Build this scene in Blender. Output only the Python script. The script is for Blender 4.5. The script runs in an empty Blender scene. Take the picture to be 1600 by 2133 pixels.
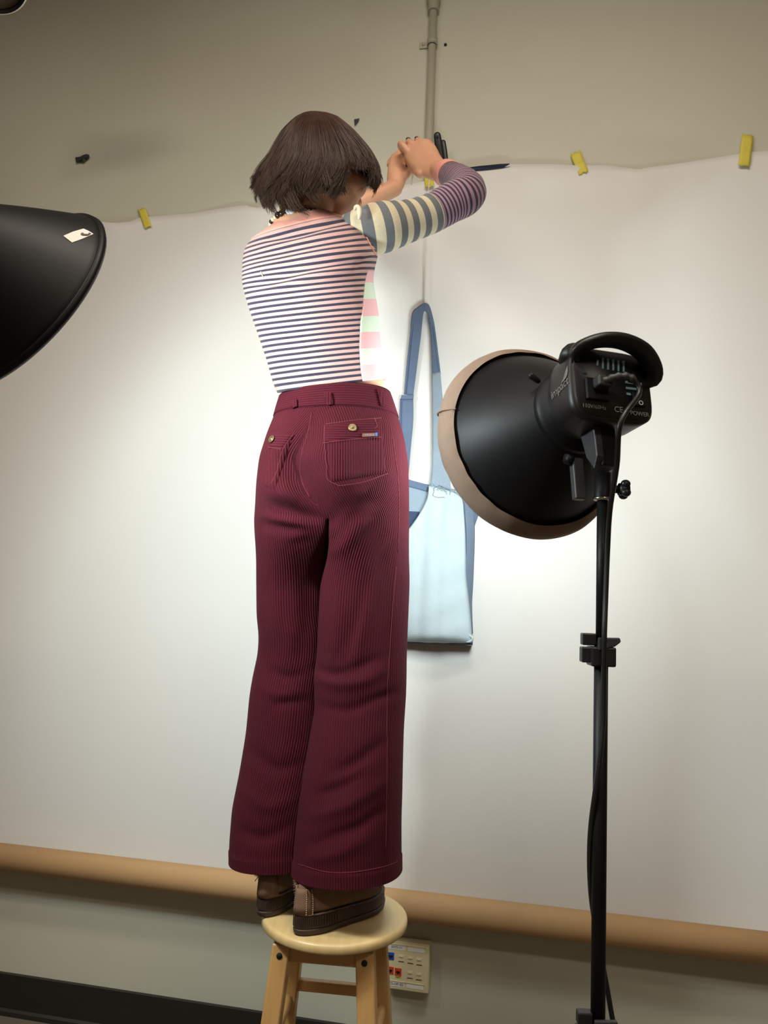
import bpy, bmesh, math, random
import numpy as np
from mathutils import Vector, Matrix
from mathutils.bvhtree import BVHTree
random.seed(7)
SC = bpy.context.scene
COL = SC.collection

# ------------------------------------------------------------------ camera
F = 1600.0; TH = math.atan(162.5/1600); RH = .038; H = 1.35
cf = np.array([0, math.cos(TH), math.sin(TH)]); u_ = np.array([0, -math.sin(TH), math.cos(TH)]); r_ = np.array([1., 0, 0])
cr = math.cos(RH)*r_ + math.sin(RH)*u_; cu = -math.sin(RH)*r_ + math.cos(RH)*u_
CC = np.array([0, 0, H])
cam = bpy.data.cameras.new('camera'); cam.sensor_fit = 'VERTICAL'; cam.sensor_height = 36; cam.lens = 36*F/2133; cam.clip_start = .02
co = bpy.data.objects.new('camera', cam); COL.objects.link(co)
M = Matrix.Identity(4)
for i in range(3):
    M[i][0] = cr[i]; M[i][1] = cu[i]; M[i][2] = -cf[i]; M[i][3] = CC[i]
co.matrix_world = M; SC.camera = co

# ------------------------------------------------------------------ world, exposure
w = bpy.data.worlds.new('world'); SC.world = w; w.use_nodes = True
w.node_tree.nodes['Background'].inputs[0].default_value = (1, .86, .7, 1)
w.node_tree.nodes['Background'].inputs[1].default_value = .05
SC.view_settings.view_transform = 'Standard'; SC.view_settings.look = 'None'
SC.view_settings.exposure = -.1; SC.view_settings.gamma = 1; SC.view_settings.use_curve_mapping = False

CEIL_W = 35.0          # each fluorescent ceiling fitting
LAMP_L = 22.0          # bulb of the left studio lamp
LAMP_R = 8.5           # bulb of the right studio lamp
WARM = (1, .885, .745); COOL = (.87, 1.0, 1.0)

# ------------------------------------------------------------------ helpers
def ray(x, y): return cf + (x-800)/F*cr - (y-1066.5)/F*cu
def at(x, y, Y): d = ray(x, y); return CC + d*(Y/d[1])              # the point seen at a pixel, Y metres in front
def atz(x, y, z): d = ray(x, y); return CC + d*((z-H)/d[2])         # ... at a height
def proj(p):
    q = np.asarray(p, float) - CC; z = q @ cf
    return np.stack([800+F*(q @ cr)/z, 1066.5-F*(q @ cu)/z], -1)
WS = -.2015
wn = np.array([WS, -1, 0]); wn /= np.linalg.norm(wn)                # wall normal, towards the room
wt = np.array([1, WS, 0]); wt /= np.linalg.norm(wt)                 # along the wall, to the right
WO = atz(0, 2106, 0)
def W(x, y, off=0.):                                                # the point seen at a pixel, off metres off the wall
    q = ray(x, y); s = (wn @ (WO-CC) + off)/(wn @ q); return CC + q*s
WC = W(800, 1066); WC = np.array([WC[0], WC[1], 0])
def R(s, off, z): return WC + wt*s + wn*off + np.array([0, 0, z])   # room coordinates

def mkobj(name, me, m=None, parent=None, smooth=True):
    o = bpy.data.objects.new(name, me); COL.objects.link(o)
    if m: me.materials.append(m)
    if smooth and len(me.polygons):
        me.polygons.foreach_set('use_smooth', [True]*len(me.polygons))
    if parent:
        o.parent = parent; o.matrix_parent_inverse = PINV.get(parent.name, Matrix.Identity(4))
    return o
PINV = {}
def mesh(name, v, f, m=None, parent=None, smooth=True, attrs=None, fix=True):
    me = bpy.data.meshes.new(name); me.from_pydata([tuple(map(float, p)) for p in v], [], [tuple(map(int, q)) for q in f])
    if attrs:
        for k, a in attrs.items():
            at_ = me.attributes.new(k, 'FLOAT', 'POINT'); at_.data.foreach_set('value', np.asarray(a, np.float32))
    if fix:
        b = bmesh.new(); b.from_mesh(me); bmesh.ops.recalc_face_normals(b, faces=b.faces); b.to_mesh(me); b.free()
    me.update()
    return mkobj(name, me, m, parent, smooth)
def tag(o, label=None, cat=None, group=None, kind=None):
    if label: o['label'] = label
    if cat: o['category'] = cat
    if group: o['group'] = group
    if kind: o['kind'] = kind
    return o
def thing(name, label, cat, loc, group=None):
    o = bpy.data.objects.new(name, None); COL.objects.link(o); o.location = tuple(map(float, loc)); o.empty_display_size = .05
    PINV[o.name] = Matrix.Translation(-Vector(o.location))
    return tag(o, label, cat, group)
def mods(o, *ms):
    for t, kw in ms:
        md = o.modifiers.new(t, t)
        for k, v in kw.items(): setattr(md, k, v)
    return o
def bake(o):                                                        # applies modifiers without bpy.ops
    dg = bpy.context.evaluated_depsgraph_get(); me = bpy.data.meshes.new_from_object(o.evaluated_get(dg))
    o.modifiers.clear(); o.data = me
    me.polygons.foreach_set('use_smooth', [True]*len(me.polygons)); return o

class MB:                                                           # collects shapes into one mesh
    def __init__(s): s.v = []; s.f = []; s.n = 0
    def add(s, v, f):
        s.v += [np.asarray(p, float) for p in v]; s.f += [tuple(i+s.n for i in q) for q in f]; s.n += len(v); return s
    def build(s, name, m, parent=None, smooth=True, **k): return mesh(name, s.v, s.f, m, parent, smooth, **k)
def nz(a): a = np.asarray(a, float); return a/(np.linalg.norm(a)+1e-12)
def catmull(P, n):                                                  # smooth resampling of a list of points (or rings)
    P = np.asarray(P, float); k = len(P); t = np.linspace(0, k-1, n); out = []
    for x in t:
        i = min(int(x), k-2); u = x-i
        p1, p2 = P[i], P[i+1]; p0 = P[i-1] if i > 0 else 2*p1-p2; p3 = P[i+2] if i+2 < k else 2*p2-p1
        out.append(.5*((2*p1)+(-p0+p2)*u+(2*p0-5*p1+4*p2-p3)*u*u+(-p0+3*p1-3*p2+p3)*u**3))
    return np.array(out)
def loft(rings, cap0=True, cap1=True, closed=True):
    R_ = [np.asarray(r) for r in rings]; n = len(R_[0]); v = np.concatenate(R_); f = []
    m = n if closed else n-1
    for i in range(len(R_)-1):
        for j in range(m):
            a = i*n+j; b = i*n+(j+1) % n; f.append((a, b, b+n, a+n))
    if closed and cap0: f.append(tuple(range(n-1, -1, -1)))
    if closed and cap1: f.append(tuple(range((len(R_)-1)*n, len(R_)*n)))
    return v, f
def frames(P):
    P = np.asarray(P, float); T = np.gradient(P, axis=0); T = np.array([nz(t) for t in T])
    a = np.array([0, 0, 1.]) if abs(T[0][2]) < .9 else np.array([1., 0, 0])
    N = nz(a - T[0]*(a @ T[0])); out = []
    for t in T:
        N = nz(N - t*(N @ t)); out.append((N, np.cross(t, N)))
    return out
def tube(P, rad, n=10, round_ends=False, flat=1.0, up=None):
    P = np.asarray(P, float); rad = np.broadcast_to(np.asarray(rad, float), (len(P),)).copy()
    fr = frames(P); rings = []; th = np.linspace(0, 2*np.pi, n, endpoint=False)
    if up is not None:
        fr = []
        for t in np.gradient(P, axis=0):
            t = nz(t); N = nz(np.asarray(up)-t*(np.asarray(up) @ t)); fr.append((N, np.cross(t, N)))
    T = np.array([nz(t) for t in np.gradient(P, axis=0)])
    def ring(c, r, k): return c + r*(np.cos(th)[:, None]*fr[k][0]*flat + np.sin(th)[:, None]*fr[k][1])
    if round_ends:
        for a in (80, 55, 28): rings.append(ring(P[0]-T[0]*rad[0]*math.sin(math.radians(a)), rad[0]*math.cos(math.radians(a)), 0))
    for k in range(len(P)): rings.append(ring(P[k], rad[k], k))
    if round_ends:
        for a in (28, 55, 80): rings.append(ring(P[-1]+T[-1]*rad[-1]*math.sin(math.radians(a)), rad[-1]*math.cos(math.radians(a)), -1))
    return loft(rings)
def ball(c, rx, ax=None, n=14, m=9):                                # ellipsoid; ax = three axis vectors
    A = np.eye(3) if ax is None else np.array([nz(a) for a in ax]); r = np.broadcast_to(np.asarray(rx, float), (3,))
    rings = []
    for i in range(1, m):
        p = math.pi*i/m
        rings.append(np.array([np.asarray(c)+r[0]*math.sin(p)*math.cos(q)*A[0]+r[1]*math.sin(p)*math.sin(q)*A[1]-r[2]*math.cos(p)*A[2] for q in np.linspace(0, 2*math.pi, n, endpoint=False)]))
    return loft(rings)
def boxf(c, X, Y, Z):                                               # box from centre and half-axis vectors
    c, X, Y, Z = [np.asarray(a, float) for a in (c, X, Y, Z)]
    v = [c+a*X+b*Y+d*Z for a in (-1, 1) for b in (-1, 1) for d in (-1, 1)]
    return v, [(0, 1, 3, 2), (4, 6, 7, 5), (0, 4, 5, 1), (2, 3, 7, 6), (0, 2, 6, 4), (1, 5, 7, 3)]
def prism(poly, d):                                                 # polygon pushed along d
    n = len(poly); v = [np.asarray(p, float) for p in poly]+[np.asarray(p, float)+d for p in poly]
    return v, [tuple(range(n)), tuple(range(2*n-1, n-1, -1))]+[(i, (i+1) % n, (i+1) % n+n, i+n) for i in range(n)]
def bev(o, wd=.002, seg=2): return mods(o, ('BEVEL', dict(width=wd, segments=seg, limit_method='ANGLE', angle_limit=.6)))
def revolve(O, a, w_, v_, prof, n=64, cap0=False, cap1=False):      # prof: (distance along a, radius)
    th = np.linspace(0, 2*np.pi, n, endpoint=False)
    return loft([O+a*d+r*(np.cos(th)[:, None]*w_+np.sin(th)[:, None]*v_) for d, r in prof], cap0, cap1)

# ------------------------------------------------------------------ materials
def s2l(c):
    f = lambda x: x/12.92 if x <= .04045 else ((x+.055)/1.055)**2.4
    return tuple(f(x/255) for x in c)
class NT:
    def __init__(s, name):
        s.m = bpy.data.materials.new(name); s.m.use_nodes = True; s.t = s.m.node_tree; s.b = s.t.nodes['Principled BSDF']
    def n(s, t, **k):
        o = s.t.nodes.new(t)
        for a, b in k.items():
            if a.startswith('i_'): o.inputs[int(a[2:]) if a[2:].isdigit() else a[2:]].default_value = b
            else: setattr(o, a, b)
        return o
    def l(s, a, b): s.t.links.new(a, b)
    def math(s, op, a, b=None, c=None):
        o = s.n('ShaderNodeMath', operation=op)
        for i, x in enumerate((a, b, c)):
            if x is None: continue
            if isinstance(x, (int, float)): o.inputs[i].default_value = x
            else: s.l(x, o.inputs[i])
        return o.outputs[0]
    def mix(s, fac, a, b):
        o = s.n('ShaderNodeMix', data_type='RGBA')
        for i, x in ((0, fac), (6, a), (7, b)):
            if isinstance(x, (int, float)): o.inputs[i].default_value = x
            elif isinstance(x, tuple): o.inputs[i].default_value = x+(1,) if len(x) == 3 else x
            else: s.l(x, o.inputs[i])
        return o.outputs[2]
    def noise(s, scale, detail=3, vec=None, rough=.55):
        o = s.n('ShaderNodeTexNoise'); o.inputs['Scale'].default_value = scale; o.inputs['Detail'].default_value = detail; o.inputs['Roughness'].default_value = rough
        if vec is None:
            tc = s.n('ShaderNodeTexCoord'); vec = tc.outputs['Object']
        s.l(vec, o.inputs['Vector']); return o.outputs['Fac']
    def attr(s, name): return s.n('ShaderNodeAttribute', attribute_name=name).outputs['Fac']
    def bump(s, h, st=.3, d=.001, prev=None):
        o = s.n('ShaderNodeBump'); o.inputs['Strength'].default_value = st; o.inputs['Distance'].default_value = d; s.l(h, o.inputs['Height'])
        if prev: s.l(prev, o.inputs['Normal'])
        return o.outputs[0]
    def set(s, **k):
        for a, b in k.items():
            i = s.b.inputs[a.replace('_', ' ')]
            if hasattr(b, 'links'): s.l(b, i)
            elif isinstance(b, tuple): i.default_value = b+(1,) if len(b) == 3 and len(i.default_value) == 4 else b
            else: i.default_value = b
        return s
def simple(name, c, rough=.5, metal=0., var=.12, scale=30, bump=0., bscale=None, **k):
    N = NT(name); c = s2l(c)
    f = N.noise(scale); lo = tuple(x*(1-var) for x in c); hi = tuple(min(1, x*(1+var)) for x in c)
    N.set(Base_Color=N.mix(f, lo, hi), Roughness=rough, Metallic=metal, **k)
    if bump: N.set(Normal=N.bump(N.noise(bscale or scale*8, 4), bump, .002))
    return N.m
M_ = {}
M_['wall'] = simple('grey_green_wall_paint', (187, 184, 167), .55, var=.03, scale=3, bump=.06, bscale=60)
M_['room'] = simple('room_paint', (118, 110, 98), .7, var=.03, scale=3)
M_['paper'] = simple('white_backdrop_paper', (216, 213, 209), .75, var=.012, scale=2.5, bump=.03, bscale=6)
M_['kraft'] = simple('brown_kraft_tube', (184, 146, 102), .7, var=.06, scale=14, bump=.08, bscale=200)
M_['base'] = simple('black_vinyl_baseboard', (30, 27, 24), .45, var=.2, scale=12)
M_['floor'] = simple('beige_vinyl_floor', (104, 95, 82), .4, var=.08, scale=9)
M_['pipe'] = simple('painted_conduit', (172, 166, 148), .42, var=.05, scale=20, bump=.1, bscale=90)
M_['black'] = simple('black_metal', (13, 13, 15), .5, var=.25, scale=22, Specular_IOR_Level=.24, bump=.08, bscale=120)
M_['blackp'] = simple('black_plastic', (22, 22, 23), .42, var=.15, scale=40, bump=.05, bscale=500)
M_['grey'] = simple('dark_grey_plastic', (46, 47, 49), .5)
M_['steel'] = simple('bright_steel', (190, 185, 175), .25, 1.)
M_['silver'] = simple('silver_reflector', (150, 150, 148), .35, .2)
M_['sock'] = simple('beige_elastic_cover', (130, 109, 94), .85, var=.28, scale=11, bump=.25, bscale=50)
M_['white'] = simple('white_print', (225, 222, 215), .6, var=.02)
M_['print'] = simple('grey_print', (120, 116, 112), .6, var=.02)
M_['dark_print'] = simple('dark_print', (70, 66, 70), .6, var=.02)
M_['cream'] = simple('cream_plastic', (212, 198, 160), .45, var=.03)
M_['bluep'] = simple('blue_plastic', (26, 74, 160), .4); M_['redp'] = simple('red_plastic', (205, 58, 26), .4); M_['hole'] = simple('dark_hole', (12, 10, 10), .8)
M_['yellow'] = simple('yellow_washi_tape', (218, 202, 78), .6, var=.06, scale=60)
M_['yellow'].node_tree.nodes['Principled BSDF'].inputs['Alpha'].default_value = .86
M_['flake'] = simple('charcoal_tape', (48, 44, 42), .7); M_['denim_strip'] = simple('dark_denim', (44, 52, 72), .85, bump=.4, bscale=400)
M_['string'] = simple('white_string', (222, 214, 200), .7)
M_['skin'] = None
N = NT('skin'); f = N.noise(22, 4); N.set(Base_Color=N.mix(f, s2l((196, 142, 111)), s2l((216, 166, 134))), Roughness=.5, Subsurface_Weight=.08, Subsurface_Radius=(.01, .004, .002), Normal=N.bump(N.noise(420, 3), .12, .001, N.bump(N.noise(70, 3), .25, .003))); M_['skin'] = N.m
M_['nail'] = simple('dark_red_nail', (52, 18, 20), .2); M_['eye'] = simple('eye_white', (225, 220, 215), .2); M_['lip'] = simple('lips', (170, 96, 88), .45)
def hairmat(name, c0, c1):
    N = NT(name); f = N.noise(35, 3); N.set(Base_Color=N.mix(f, s2l(c0), s2l(c1)), Roughness=.42, Specular_IOR_Level=.45); return N.m
M_['hair'] = hairmat('dark_brown_hair', (38, 27, 21), (86, 60, 47)); M_['hairbase'] = hairmat('hair_base', (26, 18, 15), (36, 26, 21))
def cord(name, c, attr, period):
    N = NT(name); s = N.math('SINE', N.math('MULTIPLY', N.attr(attr), 2*math.pi/period)); h = N.math('MULTIPLY_ADD', s, .5, .5)
    h = N.math('POWER', h, .6); f = N.noise(7, 4); big = N.mix(f, tuple(x*.78 for x in s2l(c)), tuple(x*1.25 for x in s2l(c)))
    N.set(Base_Color=N.mix(N.math('MULTIPLY_ADD', h, .6, .4), tuple(x*.45 for x in s2l(c)), big), Roughness=.9, Specular_IOR_Level=.2, Sheen_Weight=.05, Sheen_Roughness=.4, Sheen_Tint=s2l((200, 90, 110)))
    b = N.bump(h, .9, .0016); N.set(Normal=N.bump(N.noise(900, 2), .25, .0006, b)); return N.m
M_['cord'] = cord('burgundy_corduroy', (71, 12, 26), 'wale', .0054)
M_['cordh'] = cord('burgundy_corduroy_flat', (72, 12, 27), 'wale', .0050)
M_['thread'] = simple('burgundy_thread', (122, 44, 58), .8); M_['brass'] = simple('antique_brass', (120, 104, 78), .4, .8)
M_['tagm'] = simple('brown_woven_tag', (112, 66, 52), .7); M_['tagb'] = simple('blue_woven_tag', (52, 96, 170), .7)
def knit(name, attr, lo, hi, period, duty, c_a, c_b):
    N = NT(name); fr = N.math('FRACT', N.math('DIVIDE', N.attr(attr), period)); k = N.math('LESS_THAN', fr, duty)
    f = N.noise(12, 3); ca = N.mix(f, tuple(x*.9 for x in s2l(c_a)), s2l(c_a)); cb = N.mix(f, tuple(x*.92 for x in s2l(c_b)), s2l(c_b))
    N.set(Base_Color=N.mix(k, cb, ca), Roughness=.85, Sheen_Weight=.15)
    ribs = N.math('SINE', N.math('MULTIPLY', N.attr('rib'), 2*math.pi/.0022)); N.set(Normal=N.bump(ribs, .35, .0005)); return N.m
M_['stripe'] = knit('pink_navy_knit', 'stripe', 0, 1, 1.0, .45, (38, 30, 54), (194, 153, 148))
M_['wide'] = knit('grey_cream_knit', 'along', 0, 1, .0315, .5, (98, 100, 103), (204, 190, 160))
M_['narrow'] = knit('mauve_navy_knit', 'along', 0, 1, .0098, .46, (46, 32, 54), (156, 122, 138))
M_['block'] = knit('pink_mint_knit', 'stripe', 0, 1, 5.9, .5, (232, 176, 180), (206, 222, 200))
M_['pinkrib'] = simple('salmon_pink_rib', (222, 154, 140), .85, var=.05, bump=.2, bscale=300)
M_['creamroll'] = simple('cream_knit_roll', (226, 210, 182), .8)
def wood(name, c0, c1, sc=(2, 2, 26)):
    N = NT(name); tc = N.n('ShaderNodeTexCoord'); mp = N.n('ShaderNodeMapping'); N.l(tc.outputs['Object'], mp.inputs[0]); mp.inputs['Scale'].default_value = sc
    a = N.noise(3, 5, mp.outputs[0], .6); N.set(Base_Color=N.mix(a, s2l(c0), s2l(c1)), Roughness=.38, Normal=N.bump(a, .08, .001)); return N.m
M_['woodseat'] = wood('pale_wood_seat', (184, 154, 100), (214, 188, 138), (26, 3, 6)); M_['woodleg'] = wood('honey_wood_leg', (180, 136, 80), (204, 162, 106), (30, 30, 3))
M_['suede'] = simple('brown_suede', (116, 87, 68), .9, var=.25, scale=40, bump=.4, bscale=350); M_['sole'] = simple('dark_brown_rubber', (56, 40, 32), .55, var=.15, scale=60)
M_['stitch'] = simple('tan_thread', (190, 166, 134), .8); M_['fray'] = simple('frayed_thread', (140, 105, 92), .9)
def denim(name, c, v=.16):
    N = NT(name); f = N.noise(14, 6, None, .7); g = N.noise(700, 2); c = s2l(c)
    N.set(Base_Color=N.mix(N.math('MULTIPLY_ADD', g, .35, N.math('MULTIPLY', f, .65)), tuple(x*(1-v) for x in c), tuple(min(1, x*(1+v)) for x in c)), Roughness=.9, Normal=N.bump(g, .6, .0012, N.bump(N.noise(26, 4), .35, .004))); return N.m
M_['den_pale'] = denim('pale_bleached_denim', (182, 196, 202), .12); M_['den_mid'] = denim('mid_blue_denim', (88, 102, 126), .3); M_['den_light'] = denim('light_blue_denim', (134, 148, 162), .2); M_['den_dark'] = denim('dark_blue_denim', (50, 64, 92), .3); M_['den_side'] = denim('grey_blue_denim', (108, 122, 142))
def glow(name, c, s):
    N = NT(name); N.set(Base_Color=(.9, .9, .9), Emission_Color=c, Emission_Strength=s); return N.m
M_['tubeglow'] = glow('fluorescent_glow', WARM, 6.0); M_['bulbglow'] = glow('bulb_glow', COOL, 8.0)

# ------------------------------------------------------------------ the room
def slab(name, P, d, m, kind='structure'):
    o = mesh(name, *prism(P, np.asarray(d, float)), m, smooth=False); return tag(o, kind=kind)
SL, SR, ZC, DP = -2.6, 3.0, 3.75, 4.6
slab('wall_back', [R(SL, 0, 0), R(SR, 0, 0), R(SR, 0, ZC), R(SL, 0, ZC)], -wn*.1, M_['wall'])
slab('floor', [R(SL, -.1, 0), R(SR, -.1, 0), R(SR, DP, 0), R(SL, DP, 0)], (0, 0, -.1), M_['floor'])
slab('ceiling', [R(SL, -.1, ZC), R(SR, -.1, ZC), R(SR, DP, ZC), R(SL, DP, ZC)], (0, 0, .1), M_['room'])
slab('wall_left', [R(SL, 0, 0), R(SL, DP, 0), R(SL, DP, ZC), R(SL, 0, ZC)], -wt*.1, M_['room'])
slab('wall_right', [R(SR, 0, 0), R(SR, DP, 0), R(SR, DP, ZC), R(SR, 0, ZC)], wt*.1, M_['room'])
slab('wall_front', [R(SL, DP, 0), R(SR, DP, 0), R(SR, DP, ZC), R(SL, DP, ZC)], wn*.1, M_['room'])
bb = slab('baseboard_back', [R(SL, 0, 0), R(SR, 0, 0), R(SR, 0, .117), R(SL, 0, .117)], wn*.012, M_['base'])
mb = MB(); mb.add(*prism([R(SL, .012, 0), R(SL, .022, 0), R(SL, .019, .012), R(SL, .012, .018)], wt*(SR-SL))); tag(mb.build('trim_1', M_['base'], smooth=False), kind='structure')

# fluorescent ceiling fittings behind the camera: body, diffuser and their own light
def ceiling_light(s, off, label):
    t = thing('ceiling_light', label, 'ceiling light', R(s, off, ZC), 'fluorescent ceiling lights')
    c = R(s, off, ZC-.04); o = mesh('housing', *boxf(c, wt*.62, wn*.16, np.array([0, 0, .04])), M_['white'], t, False)
    mesh('diffuser', *boxf(R(s, off, ZC-.085), wt*.6, wn*.14, np.array([0, 0, .006])), M_['tubeglow'], t, False)
    l = bpy.data.lights.new('tube_light', 'AREA'); l.shape = 'RECTANGLE'; l.size = 1.2; l.size_y = .28; l.energy = CEIL_W; l.color = WARM
    lo = bpy.data.objects.new('tube_light', l); COL.objects.link(lo); lo.parent = t; lo.matrix_parent_inverse = PINV[t.name]
    m = Matrix.Identity(4); p = R(s, off, ZC-.1)
    for i in range(3): m[i][0] = wt[i]; m[i][1] = -wn[i]; m[i][2] = (0, 0, 1)[i]; m[i][3] = p[i]
    lo.matrix_basis = m
for s, off, lb in ((.44, 1.7, 'long fluorescent ceiling light overhead, nearest to the paper'), (-1.3, 2.5, 'long fluorescent ceiling light overhead, farthest to the left'), (1.5, 3.4, 'long fluorescent ceiling light farthest back from the paper')):
    ceiling_light(s, off, lb)

# ------------------------------------------------------------------ backdrop paper
TOP = [(-160, 452), (120, 462), (205, 461), (238, 465), (270, 462), (292, 453), (400, 444), (490, 430), (516, 427), (524, 431), (530, 434), (560, 428), (600, 425), (700, 412), (800, 396), (850, 384), (893, 376), (930, 366), (985, 352), (1030, 346), (1060, 342), (1150, 342), (1205, 345), (1262, 344), (1300, 349), (1331, 354), (1345, 350), (1420, 340), (1500, 327), (1555, 318), (1600, 314), (1740, 300)]
tx = np.array(TOP, float)
BOTY = lambda x: 1787 + (1972-1787)*x/1600.
nx, ny = 150, 60; vs = []; rng = np.random.default_rng(3)
for i in range(nx+1):
    x = -160 + 1900*i/nx; yt = np.interp(x, tx[:, 0], tx[:, 1]); yb = BOTY(x) + 2
    for j in range(ny+1):
        q = (j/ny)**1.15; y = yt + (yb-yt)*q
        near = math.exp(-((x-890)/150)**2)
        off = .030 + .003*math.sin(x*.006+1.3+q*2) + .002*math.sin(x*.017+q*5)
        edge = math.exp(-q*22); off -= edge*(.019+.006*math.sin(x*.021))*(1-near)
        for fx, am in ((1331, .010), (526, .010), (238, .008)): off += am*edge*math.exp(-((x-fx)/34)**2)
        vs.append(W(x, y, max(off, .004)))
fs = [(i*(ny+1)+j, (i+1)*(ny+1)+j, (i+1)*(ny+1)+j+1, i*(ny+1)+j+1) for i in range(nx) for j in range(ny)]
paper = thing('backdrop_paper', 'wide white paper backdrop taped to the wall along its top edge', 'backdrop', R(0, .03, 1.2))
po = mods(mesh('sheet', vs, fs, M_['paper'], paper), ('SOLIDIFY', dict(thickness=.0008, offset=-1)))

# brown tube along the bottom of the paper
A, B = W(-170, BOTY(-170), .066), W(1760, BOTY(1760), .066); zt = (A[2]+B[2])/2; A[2] = B[2] = zt
d = nz(B-A); t = thing('cardboard_tube', 'long brown kraft tube lying along the bottom of the white paper', 'tube', (A+B)/2)
up = np.array([0, 0, 1.]); mesh('tube_wall', *revolve(A, d, wn, up, [(0, .034), (0, .039), (np.linalg.norm(B-A), .039), (np.linalg.norm(B-A), .034), (0, .034)], 40), M_['kraft'], t)
for i, e in enumerate((A+d*.012, B-d*.012)):
    mesh('end_plug', *revolve(e, d, wn, up, [(-.008, .034), (.008, .034)], 24, True, True), M_['white'], t, False)

# ------------------------------------------------------------------ conduit on the wall
t = thing('wall_conduit', 'painted metal conduit pipe running up the wall above the paper', 'conduit', W(905, 0, 0))
s0 = (W(905, 0)-WC) @ wt; zt1 = W(905, 4)[2]
def cp(z, off=.0145): return R(s0, off, z)
mb = MB(); mb.add(*tube([cp(.40), cp(1.5), cp(2.4), cp(zt1)], .0125, 20)); mb.build('pipe', M_['pipe'], t)
mb = MB(); mb.add(*revolve(cp(zt1-.045), up, wt, wn, [(0, .0165), (.001, .0185), (.028, .0185), (.03, .022), (.09, .022), (.092, .0)], 24, True)); mb.build('coupling', M_['pipe'], t)
mb = MB(); mb.add(*tube([cp(zt1+.03), cp(ZC-.001)], .0125, 20)); mb.build('pipe', M_['pipe'], t)
for q in (-.6, .35): mesh('set_screw', *tube([cp(zt1-.004)+nz(wn+wt*q)*.020, cp(zt1-.004)+nz(wn+wt*q)*.0265], .0042, 8), M_['steel'], t)
zs = W(892, 95)[2]; cl = thing('pipe_strap', 'small painted strap clip holding the conduit to the wall', 'clip', cp(zs, 0))
th = np.linspace(-.25, math.pi+.25, 15)
mb = MB(); prof = [R(s0+.0145*math.cos(a), .0145+.0145*math.sin(a), zs-.012) for a in th]; pr2 = [R(s0+.0165*math.cos(a), .0145+.0165*math.sin(a), zs-.012) for a in th]
for i in range(14): mb.add(*prism([prof[i], prof[i+1], pr2[i+1], pr2[i]], up*.022))
mb.build('saddle', M_['pipe'], cl)
mb = MB(); mb.add(*boxf(R(s0-.028, .0025, zs), wt*.015, wn*.0025, up*.011)); bev(mb.build('ear', M_['pipe'], cl, False), .002)
mb = MB(); mb.add(*tube([R(s0-.03, .004, zs+.002), R(s0-.03, .009, zs+.002)], [.0062, .005], 12)); mb.build('screw_head', M_['pipe'], cl)
o = mesh('screw_hole', *tube([W(928, 93, .0002), W(928, 93, .003)], .005, 10), M_['flake']); tag(o, 'small dark screw hole in the wall right of the pipe', 'screw hole')

# ------------------------------------------------------------------ things on the wall
def washi(x, y, lx, ly, wd, label, off=.014):                       # strip from (x,y) to (lx,ly), width in px
    a, b = np.array([x, y], float), np.array([lx, ly], float); d = nz(b-a); n_ = np.array([-d[1], d[0]])*wd/2; v = []; K = 9
    for k in range(K):
        p = a+(b-a)*k/(K-1); e = (3.2*math.sin(k*9)) if k in (0, K-1) else 0
        for q in (-1, -.5, 0, .5, 1):
            c = p+n_*q + d*(2.2*math.sin(q*5+x) if k in (0, K-1) else 0)
            v.append(W(c[0], c[1], off - .007 + .016*(k/(K-1)) + .0015*math.sin(k*1.7+q)))
    f = [(k*5+q, k*5+q+1, k*5+q+6, k*5+q+5) for k in range(K-1) for q in range(4)]
    o = mods(mesh('yellow_tape', v, f, M_['yellow']), ('SOLIDIFY', dict(thickness=.0006)))
    return tag(o, label, 'tape', 'yellow tape strips along the paper top')
washi(295, 435, 308, 473, 16, 'tilted yellow tape strip at the paper top, leftmost, beside the left lamp', .012)
washi(1198, 318, 1216, 360, 22, 'tilted yellow tape strip with a torn top, second from the right end', .012)
washi(1558, 281, 1550, 345, 24, 'upright yellow tape strip with a crease, rightmost on the paper top', .014)
washi(893, 366, 895, 389, 19, 'short yellow tape piece behind the string below the raised hands', .034)
washi(594, 416, 588, 455, 16, 'yellow tape piece mostly hidden behind the dark hair', .014)
def flake(P, label, off, curl):
    cx, cy = np.mean(P, 0); c = W(cx, cy, off+curl)
    v = [W(x, y, .002+off*(k % 2)) for k, (x, y) in enumerate(P)]; n = len(v); v.append(c)
    o = mods(mesh('tape_scrap', v, [(i, (i+1) % n, n) for i in range(n)], M_['flake'], smooth=False), ('SOLIDIFY', dict(thickness=.001)))
    return tag(o, label, 'tape scrap', 'dark scraps left on the wall')
flake([(157, 328), (166, 327), (174, 323), (181, 321), (186, 323), (186, 328), (181, 334), (174, 338), (166, 338), (159, 339)], 'small curled dark scrap stuck on the bare wall at left', .006, .004)
flake([(738, 249), (749, 247), (746, 255), (739, 262)], 'small dark triangular scrap on the wall right of the head', .002, .001)
P = [(962, 352), (1000, 347), (1040, 343), (1062, 342), (1050, 349), (1020, 353), (985, 356), (962, 358)]
v = [W(x, y, .026+.006*math.sin(k)) for k, (x, y) in enumerate(P)]
tag(mesh('fabric_strip', *prism(v, wn*.004), M_['denim_strip'], smooth=False), 'dark blue fabric strip poking over the paper top beside the sleeve', 'fabric strip')

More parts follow.
